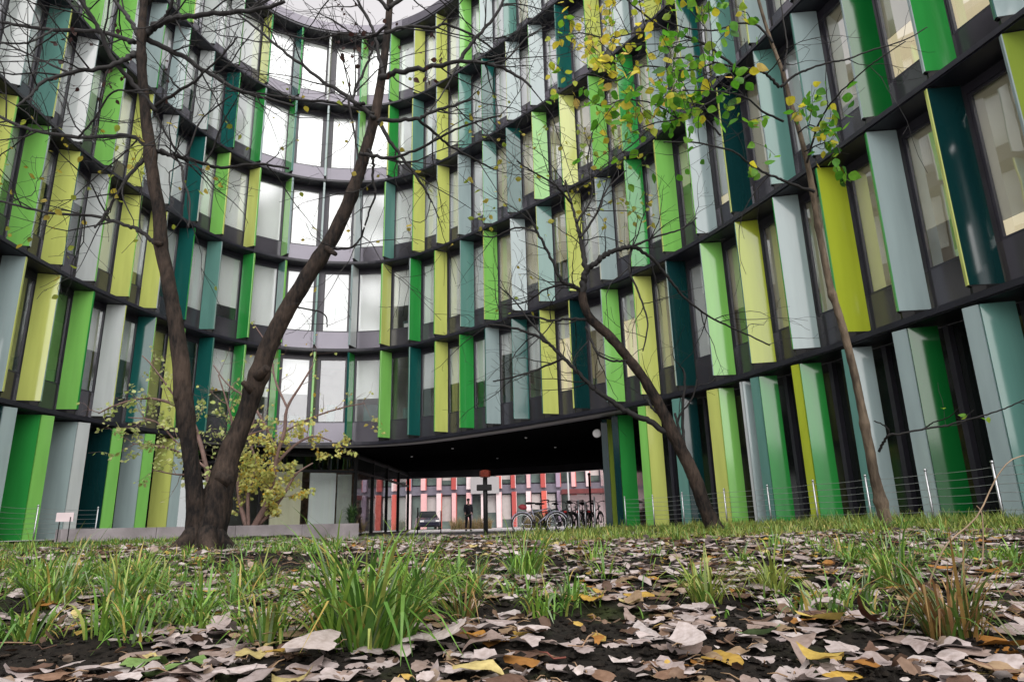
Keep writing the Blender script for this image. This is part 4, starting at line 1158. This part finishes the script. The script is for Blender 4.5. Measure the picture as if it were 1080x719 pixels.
# ------------------------------------------------------------------ bicycles
def make_bike(colname, frame_mat, basket):
    root = thing('bicycle', '', 'bicycle')
    W = .34; wb_ = .54
    for sx in (-wb_, wb_):
        ty = MB()
        seq = [(sx + math.cos(2 * PI * k / 28) * (W - .02), 0, W + math.sin(2 * PI * k / 28) * (W - .02)) for k in range(29)]
        rim = MB(); seq2 = [(sx + math.cos(2 * PI * k / 28) * (W - .05), 0, W + math.sin(2 * PI * k / 28) * (W - .05)) for k in range(29)]
        rim.tube(seq2, .011, 5, caps=False)
        for k in range(16):
            a = 2 * PI * k / 16
            rim.tube([(sx, .02 * (-1) ** k, W), (sx + math.cos(a) * (W - .05), 0, W + math.sin(a) * (W - .05))], .0025, 3)
        rim.tube([(sx, -.045, W), (sx, .045, W)], .025, 8)
        w = rim.build('wheel', M_chrome, root)
        ty.tube(seq, .019, 7, caps=False); ty.build('tyre', M_rubber, w)
        mg = MB(); a0, a1 = (.2, 2.7) if sx < 0 else (.5, 2.9)
        mg.tube([(sx + math.cos(a0 + (a1 - a0) * k / 12) * (W + .022), 0, W + math.sin(a0 + (a1 - a0) * k / 12) * (W + .022)) for k in range(13)], .018, 5)
        mg.build('mudguard', frame_mat, root)
    fr = MB()
    bb, st, hd, rr, ff = (-.10, 0, .30), (-.24, 0, .82), (.33, 0, .80), (-wb_, 0, W), (wb_, 0, W)
    for a, b, r in ((bb, st, .017), (bb, (.37, 0, .68), .019), ((-.2, 0, .68), hd, .016), (rr, bb, .011), (rr, (-.21, 0, .74), .010)):
        fr.tube([a, b], r, 7)
    fr.tube([(.30, 0, .92), (.38, 0, .66)], .02, 8)
    for s_ in (-.045, .045): fr.tube([(.38, s_, .66), (.46, s_, .5), (wb_, s_, W)], .012, 6)
    fr.build('frame', frame_mat, root, smooth=True)
    hb = MB(); hb.tube([(.14, -.28, 1.03), (.26, -.24, 1.05), (.32, -.08, 1.03), (.29, 0, .98), (.32, .08, 1.03), (.26, .24, 1.05), (.14, .28, 1.03)], .012, 6)
    hb.tube([(.30, 0, .92), (.29, 0, 1.0)], .013, 6)
    for s_ in (-.28, .28): hb.tube([(.06, s_, 1.02), (.16, s_, 1.035)], .018, 6)
    hb.build('handlebar', M_black, root, smooth=True)
    sd = MB(); sd.tube([(-.24, 0, .8), (-.25, 0, .93)], .013, 6)
    sd.blob((-.31, 0, .96), .12, 0, .05, 10, 6, (1.0, .75, .36)); sd.blob((-.18, 0, .96), .07, 0, .05, 8, 6, (1.4, .5, .4))
    sd.build('saddle', M_black, root, smooth=True)
    ck = MB(); ck.tube([(-.10, -.05, .30), (-.10, .05, .30)], .085, 14); ck.tube([(-.10, .06, .3), (-.02, .07, .16)], .01, 5); ck.tube([(-.10, -.06, .3), (-.18, -.07, .44)], .01, 5)
    ck.box((-.02, .12, .155), (.09, .09, .025)); ck.box((-.18, -.12, .445), (.09, .09, .025)); ck.tube([(-.1, -.045, .36), (-wb_, -.045, W + .03)], .008, 4)
    ck.build('crank', M_black, root)
    rk = MB()
    for s_ in (-.06, .06): rk.tube([(-.24, s_, .74), (-.72, s_, .72)], .006, 4); rk.tube([(-.70, s_, .72), (-wb_, s_ * .8, W)], .006, 4)
    for k in range(4): rk.tube([(-.3 - k * .13, -.06, .735), (-.3 - k * .13, .06, .735)], .005, 4)
    rk.build('carrier', M_chrome, root)
    lt = MB(); lt.tube([(.40, 0, .88), (.46, 0, .87)], [.03, .04], 8); lt.build('headlight', M_whitepaint, root)
    lt = MB(); lt.box((-.74, 0, .68), (.03, .09, .05)); lt.build('tail_light', mat('red_reflector', (.45, .02, .02), rough=.3), root)
    return root
Mb1 = mat('bike_silver', (.34, .34, .42), rough=.3, metal=.6); Mb2 = mat('bike_black', (.02, .02, .022), rough=.35); Mb3 = mat('bike_blue', (.05, .06, .16), rough=.3)
b1 = make_bike('silver', Mb1, True); c = P(569, 552, 21.6)
b1.location = (c.x, 21.6, PAVZ); b1.rotation_euler[2] = .06
b1['label'] = 'silver bicycle seen fully from the side in front of the others'; b1['group'] = 'bicycles parked under the building'
b2 = make_bike('black', Mb2, False)
labs = ['black bicycle right behind the silver bicycle, its handlebar showing above', 'black bicycle parked first in the dark row beside the silver one', 'black bicycle in the middle of the dark row by the passage wall', 'black bicycle last in the dark row, against the passage wall', 'black bicycle half hidden behind the rear wheel of the silver bicycle', 'black bicycle in the second row behind the middle of the dark row']
for k, (px, Yb, rz) in enumerate(((578, 22.6, .2), (606, 22.6, 1.1), (617, 23.2, 1.2), (629, 23.9, 1.15), (592, 23.4, .8), (612, 24.6, 1.9))):
    o = b2 if k == 0 else copy_tree(b2)
    c = P(px, 552, Yb)
    o.location = (c.x, Yb, PAVZ); o.rotation_euler[2] = rz
    o['label'] = labs[k]; o['group'] = 'bicycles parked under the building'
# bag on the silver bike's carrier
mb = MB(); mb.blob((0, 0, 0), .11, 0, .3, 12, 8, (1.25, .6, .8))
c = Vector(b1.location) + Vector((-.50, -.03, .85))
tag(mb.build('pannier_bag', mat('red_cloth', (.22, .02, .03), rough=.7, var=.2), smooth=True, loc=c), 'small red bag on the carrier of the silver bicycle', 'bag')
# slim posts by the bicycles
for k, (px, h, Yb, lab_, mt) in enumerate(((611, 1.0, 21.2, 'short steel bollard in front of the dark bicycles', M_steel), (618, .95, 21.8, 'steel bollard close to the middle dark bicycle', M_steel), (628, 1.05, 20.4, 'steel bollard nearest to the green corner fins', M_steel), (440.5, 1.1, 30.0, 'thin dark bollard before the glazed lobby side', M_black), (465, .95, 31.0, 'thin dark bollard in the open passage', M_black))):
    c = P(px, 552, Yb)
    root = thing('bollard', lab_, 'bollard', (c.x, Yb, PAVZ), 0, 'bollards in the passage')
    mb = MB(); mb.tube([(0, 0, -.05), (0, 0, h)], .026, 10); mb.build('post', mt, root, smooth=True)
    mb = MB(); mb.blob((0, 0, h), .034, 0, 0, 10, 6, (1, 1, .7)); mb.build('cap', mt, root, smooth=True)
c = P(624, 552, 26.0)
mb = MB(); mb.tube([(0, 0, -.1), (0, 0, 2.1)], .04, 8)
mb.blob((0, 0, 2.1), .06, 0, 0, 8, 6)
tag(mb.build('black_pole', M_black, smooth=True, loc=(c.x, 26.0, PAVZ)), 'tall thin black pole rising behind the dark bicycles', 'pole')
c = P(601, 552, 44.0)
lampo = thing('street_lamp', 'pale street lamp column standing between the bicycles and the red building', 'street lamp', (c.x, 44, PAVZ))
mb = MB(); mb.tube([(0, 0, -.1), (0, 0, 3.6)], [.06, .045], 8); mb.build('pole', M_whitepaint, lampo, smooth=True)
mb = MB(); mb.tube([(0, 0, 3.6), (0, 0, 3.75), (0, 0, 4.3), (0, 0, 4.36)], [.06, .16, .18, .05], 10); mb.build('lamp_head', M_whitepaint, lampo, smooth=True)

# ------------------------------------------------------------------ person
def skin(name, verts, edges, m, parent, sub=2):
    me = bpy.data.meshes.new(name)
    me.from_pydata([v[:3] for v in verts], edges, [])
    me.materials.append(m)
    o = bpy.data.objects.new(name, me); C.objects.link(o); o.parent = parent
    md = o.modifiers.new('skin', 'SKIN'); md.use_smooth_shade = True
    for k, v in enumerate(verts):
        r = v[3]; sk = me.skin_vertices[0].data[k]
        sk.radius = (r, r) if not isinstance(r, tuple) else r
        sk.use_root = (k == 0)
    s2 = o.modifiers.new('sub', 'SUBSURF'); s2.levels = sub; s2.render_levels = sub
    return o
c = P(494, 552, 38.0)
per = thing('person', 'person in a dark coat and dark trousers walking through the passage', 'person', (c.x, 38, PAVZ), .25)
M_skin = mat('skin', (.50, .32, .25), rough=.55); M_coat = mat('dark_coat', (.035, .035, .05), rough=.8, var=.3, scale=10); M_jean = mat('dark_trousers', (.02, .022, .03), rough=.8); M_hair = mat('dark_hair', (.02, .014, .01), rough=.6)
V = [(0, 0, .92, (.15, .11)), (0, 0, 1.12, (.14, .10)), (0, .0, 1.34, (.17, .11)), (0, 0, 1.44, .07), (0, -.01, 1.50, .052), (0, -.03, 1.58, (.072, .09)), (0, -.03, 1.67, (.07, .088)),
     (.17, 0, 1.38, .055), (.22, .06, 1.14, .045), (.22, -.02, .93, .034), (.22, -.05, .84, .03), (-.17, 0, 1.38, .055), (-.23, -.06, 1.14, .045), (-.21, -.16, .95, .034), (-.20, -.20, .87, .03),
     (.09, -.02, .86, .085), (.10, -.16, .50, .06), (.10, -.10, .10, .042), (.10, -.24, .04, .035), (-.09, .02, .86, .085), (-.10, .04, .48, .06), (-.10, .24, .14, .042), (-.10, .14, .05, .035)]
E_ = [(0, 1), (1, 2), (2, 3), (3, 4), (4, 5), (5, 6), (2, 7), (7, 8), (8, 9), (9, 10), (2, 11), (11, 12), (12, 13), (13, 14), (0, 15), (15, 16), (16, 17), (17, 18), (0, 19), (19, 20), (20, 21), (21, 22)]
skin('body', V, E_, M_skin, per)
CV = [(0, 0, .80, (.19, .15)), (0, 0, 1.1, (.175, .13)), (0, 0, 1.34, (.195, .135)), (0, 0, 1.45, .085), (.18, 0, 1.38, .075), (.225, .06, 1.14, .062), (.222, -.01, .95, .05), (-.18, 0, 1.38, .075), (-.235, -.06, 1.14, .062), (-.212, -.15, .97, .05)]
skin('coat', CV, [(0, 1), (1, 2), (2, 3), (2, 4), (4, 5), (5, 6), (2, 7), (7, 8), (8, 9)], M_coat, per)
TV = [(0, 0, .92, (.15, .12)), (.09, -.02, .84, .10), (.10, -.16, .50, .075), (.10, -.105, .12, .06), (-.09, .02, .84, .10), (-.10, .04, .48, .075), (-.10, .235, .16, .06)]
skin('trousers', TV, [(0, 1), (1, 2), (2, 3), (0, 4), (4, 5), (5, 6)], M_jean, per)
mb = MB(); mb.blob((0, -.005, 1.665), .105, 0, .1, 12, 8, (.86, .95, .85)); mb.build('hair', M_hair, per, smooth=True)
for sx, y0, z0 in ((.10, -.2, .04), (-.10, .17, .06)):
    mb = MB(); mb.blob((sx, y0, z0), .13, 0, .05, 10, 6, (.42, 1.0, .42)); mb.build('shoe', M_black, per, smooth=True)

# ------------------------------------------------------------------ far red building
RY = 60.0
far = thing('red_building', 'far office building with red, pink and white fins seen through the passage', 'office building', (0, RY, 0))
RC = [mat('fin_red', (.72, .15, .115), rough=.3, var=.06), mat('fin_pink', (.86, .50, .50), rough=.3, var=.05), mat('fin_rose', (.88, .72, .73), rough=.3, var=.05), mat('fin_dark_red', (.5, .10, .09), rough=.3), mat('fin_mauve', (.40, .32, .42), rough=.3)]
M_farwall = mat('far_wall_grey', (.17, .16, .20), rough=.5, var=.1)
mb = MB(); mb.box((0, .9, 6.4), (44, .1, 13.2), 0)
for k in range(4): mb.box((0, .72, 3.2 + 3.4 * k), (44, .5, .75), 0)
mb.build('wall', M_farwall, far)
rr_ = random.Random(77)
mb = MB(); mb.box((0, 6, 13.2), (44.6, 11, .4)); mb.build('roof', M_farwall, far)
M_farglass = mat('far_window_glass', (.16, .22, .20), rough=.08, spec=.8, var=.8, scale=.35)
M_farblind = mat('far_blind', (.62, .60, .58), rough=.7, var=.08)
xs = [-20 + 1.32 * k for k in range(30)]
for k in range(2):
    for x in xs:
        z0 = -.1 if k == 0 else 3.65; z1 = 2.8 if k == 0 else 6.15
        fr_ = MB(); fr_.box((x + .66, .80, (z0 + z1) / 2), (.86, .06, z1 - z0))
        w = fr_.build('window', M_frame, far)
        pn_ = MB(); bright = rr_.random()
        pn_.box((x + .66, .755, (z0 + z1) / 2), (.78, .02, z1 - z0 - .1), 0)
        pn_.build('pane', M_farglass, w)
        if bright < .45:
            h = rr_.uniform(.4, .85) * (z1 - z0)
            bl_ = MB(); bl_.box((x + .66, .735, z1 - h / 2 - .05), (.76, .012, h - .1)); bl_.build('blind', M_farblind, w)
for k in range(2):
    for x in xs:
        z0, z1 = (-.05, 2.95) if k == 0 else (3.25, 6.35)
        mb = MB(); w = rr_.uniform(.30, .46)
        mb.box((0, 0, (z1 - z0) / 2), (w, .3, z1 - z0), 0); mb.box((w / 2 + .035, .02, (z1 - z0) / 2), (.06, .26, z1 - z0), 1)
        a, b = rr_.choices(range(5), [3.2, 3.6, 4, .8, 1.2], k=2)
        o = mb.build('fin', [RC[a], RC[b]], far); o.location = (x + rr_.uniform(-.04, .04), .35, z0)
mb = MB(); mb.box((-2.7, .12, 3.55), (2.5, .12, 1.45)); mb.build('sign_panel', mat('pale_panel', (.40, .385, .39), rough=.5, var=.03), far)
mb = MB(); mb.box((6.6, -1.2, 2.75), (5.4, 2.6, .35)); mb.build('canopy', mat('dark_red_canopy', (.16, .035, .035), rough=.5, var=.2), far)
mb = MB(); mb.box((6.9, -.2, 1.2), (4.6, .2, 2.6)); mb.build('entrance_wall', mat('pale_rose_wall', (.66, .54, .55), rough=.6, var=.05), far)
# low hedge-like planter of dry grass before it, and a car standing at the building
Mh = tint_mat('dry_shrub', rough=.7, transl=.3)
mb = MB(); rh = random.Random(6)
for _ in range(900):
    x, y = rh.uniform(-1.5, 1.5), rh.uniform(-.5, .5)
    blade(mb, (x, y, 0), rh.uniform(0, 6.28), rh.uniform(.5, 1.2), .03, rh.uniform(.1, 1.0), pick(rh, [((.42, .32, .16), 3), ((.30, .28, .10), 2), ((.5, .36, .26), 2)]), rh, 4)
tag(mb.build('ornamental_grass', Mh, color=True, loc=(-3.4, 52.0, PAVZ)), 'bed of tall dry ornamental grass before the red building', 'plant')
mb = MB()
for _ in range(700):
    x, y = rh.uniform(-.9, .9), rh.uniform(-.5, .5)
    blade(mb, (x, y, 0), rh.uniform(0, 6.28), rh.uniform(.6, 1.4), .03, rh.uniform(.1, 1.0), pick(rh, [((.42, .32, .16), 3), ((.30, .28, .10), 2)]), rh, 4)
tag(mb.build('ornamental_grass', Mh, color=True, loc=(1.5, 50.0, PAVZ)), 'smaller clump of dry ornamental grass beyond the silver bicycle', 'plant')
def make_car(loc, rz, label):
    root = thing('parked_car', label, 'car', loc, rz)
    paint = mat('car_paint', (.012, .013, .03), rough=.25, var=.05); gl = M_darkglass
    mb = MB()
    prof = [(-2.1, .35, .62, .8), (-2.05, .3, .92, .86), (-1.2, .25, .98, .9), (0, .22, .98, .9), (1.2, .22, .95, .88), (1.95, .28, .82, .84), (2.12, .36, .6, .76)]
    vs = []
    for x, z0, z1, w in prof:
        vs += [(x, -w, z0), (x, -w * 1.02, (z0 + z1) / 2), (x, -w * .93, z1), (x, w * .93, z1), (x, w * 1.02, (z0 + z1) / 2), (x, w, z0)]
    fs = []
    for k in range(len(prof) - 1):
        for q in range(6): fs.append((6 * k + q, 6 * k + (q + 1) % 6, 6 * k + 6 + (q + 1) % 6, 6 * k + 6 + q))
    fs += [tuple(range(6))[::-1], tuple(range(6 * (len(prof) - 1), 6 * len(prof)))]
    mb.add(vs, fs); o = mb.build('body', paint, root, smooth=False)
    md = o.modifiers.new('soft_edge', 'BEVEL'); md.width = .05; md.segments = 2
    mb = MB(); sec = [(-1.85, .96, .78), (-1.25, 1.42, .62), (.3, 1.46, .62), (1.15, .96, .76)]
    vs = [];
    for x, z, w in sec: vs += [(x, -w, z), (x, w, z)]
    low = [(-1.85, -.8, .95), (-1.85, .8, .95), (1.15, -.78, .95), (1.15, .78, .95)]
    mb.add(vs + low, [(0, 2, 3, 1), (4, 6, 7, 5), (0, 2, 4, 6, 10, 8), (1, 3, 5, 7, 11, 9)]); mb.build('window', gl, root)
    mb = MB(); mb.box((-.48, 0, 1.455), (1.5, 1.2, .03)); mb.build('roof', paint, root)
    for sx in (-1.3, 1.3):
        for sy in (-.82, .82):
            mb = MB(); mb.tube([(sx, sy - .1, .31), (sx, sy + .1, .31)], .31, 18); w = mb.build('wheel', M_rubber, root)
            mb = MB(); mb.tube([(sx, sy - .105, .31), (sx, sy + .105, .31)], .19, 12); mb.build('rim', M_chrome, w)
    for sy in (-.62, .62):
        mb = MB(); mb.box((2.08, sy, .68), (.1, .3, .13)); mb.build('headlight', M_whitepaint, root)
        mb = MB(); mb.box((-2.08, sy, .78), (.08, .28, .16)); mb.build('tail_light', mat('tail_red', (.5, .02, .02), rough=.3), root)
    return root
make_car((-7.35, 57.0, PAVZ), -1.35, 'dark blue parked car standing before the far red building')
# potted plant by the lobby
c = P(371, 552, 25.2)
pp = thing('potted_plant', 'dark green bushy plant in a pot beside the lobby glass', 'plant', (c.x, 25.2, PAVZ))
mb = MB(); mb.tube([(0, 0, 0), (0, 0, .4), (0, 0, .42), (0, 0, .38)], [.14, .19, .19, .12], 14); mb.build('pot', M_conc, pp)
mb = MB()
for _ in range(160):
    a = rh.uniform(0, 6.28); r = rh.uniform(0, .2)
    blade(mb, (math.cos(a) * r * .5, math.sin(a) * r * .5, .4 + rh.uniform(0, .4)), a, rh.uniform(.25, .6), .05, rh.uniform(.2, 1.3), pick(rh, [((.04, .10, .03), 3), ((.08, .16, .04), 2)]), rh, 4)
mb.build('foliage', M_grass, pp, color=True)

# ------------------------------------------------------------------ camera, light, sky
cam = bpy.data.cameras.new('camera'); co = bpy.data.objects.new('camera', cam); C.objects.link(co)
c_, s_ = math.cos(ROLL), math.sin(ROLL)
right = RT * c_ - UP0 * s_; up = RT * s_ + UP0 * c_
Mx = Matrix((right, up, -FW)).transposed().to_4x4(); Mx.translation = CAM
co.matrix_world = Mx
cam.sensor_width = 36; cam.lens = 36 * F / 1080; cam.clip_start = .02; cam.clip_end = 2000
S.camera = co
w = bpy.data.worlds.new('World'); S.world = w; w.use_nodes = True
nt = w.node_tree; bg = nt.nodes['Background']
sky = nt.nodes.new('ShaderNodeTexSky'); sky.sky_type = 'NISHITA'; sky.sun_disc = False
EL, AZ = math.radians(50), math.radians(166)     # sun direction: high, behind the camera
sky.sun_elevation = EL; sky.sun_rotation = AZ
sky.dust_density = 5; sky.air_density = 1.2
hs = nt.nodes.new('ShaderNodeHueSaturation'); hs.inputs['Saturation'].default_value = .25
mx = nt.nodes.new('ShaderNodeMix'); mx.data_type = 'RGBA'; mx.inputs[0].default_value = .78
mx.inputs[7].default_value = (8.3, 7.95, 8.05, 1)
tcw = nt.nodes.new('ShaderNodeTexCoord'); cl = nt.nodes.new('ShaderNodeTexNoise'); cl.inputs['Scale'].default_value = 2.2; cl.inputs['Detail'].default_value = 5
cr = nt.nodes.new('ShaderNodeValToRGB'); cr.color_ramp.elements[0].color = (5.2, 5.0, 5.1, 1); cr.color_ramp.elements[1].color = (6.9, 6.6, 6.7, 1)
cr.color_ramp.elements[0].position = .3; cr.color_ramp.elements[1].position = .7
nt.links.new(tcw.outputs['Generated'], cl.inputs['Vector']); nt.links.new(cl.outputs['Fac'], cr.inputs[0]); nt.links.new(cr.outputs[0], mx.inputs[7])
nt.links.new(sky.outputs[0], hs.inputs['Color']); nt.links.new(hs.outputs[0], mx.inputs[6]); nt.links.new(mx.outputs[2], bg.inputs[0])
bg.inputs[1].default_value = 0.05
sun = bpy.data.lights.new('sun', 'SUN'); sun.energy = 1.5; sun.angle = math.radians(92); sun.color = (1, .97, .94)
so = bpy.data.objects.new('sun', sun); C.objects.link(so)
sd = Vector((math.cos(EL) * math.sin(AZ), math.cos(EL) * math.cos(AZ), math.sin(EL)))
so.rotation_euler = sd.to_track_quat('Z', 'Y').to_euler()
so.location = sd * 60
S.view_settings.view_transform = 'Standard'; S.view_settings.look = 'None'; S.view_settings.gamma = 1; S.view_settings.exposure = 1.62
S.view_settings.use_curve_mapping = False
S.cycles.max_bounces = 6; S.cycles.transparent_max_bounces = 12; S.cycles.use_denoising = True
S.cycles.sample_clamp_indirect = 6
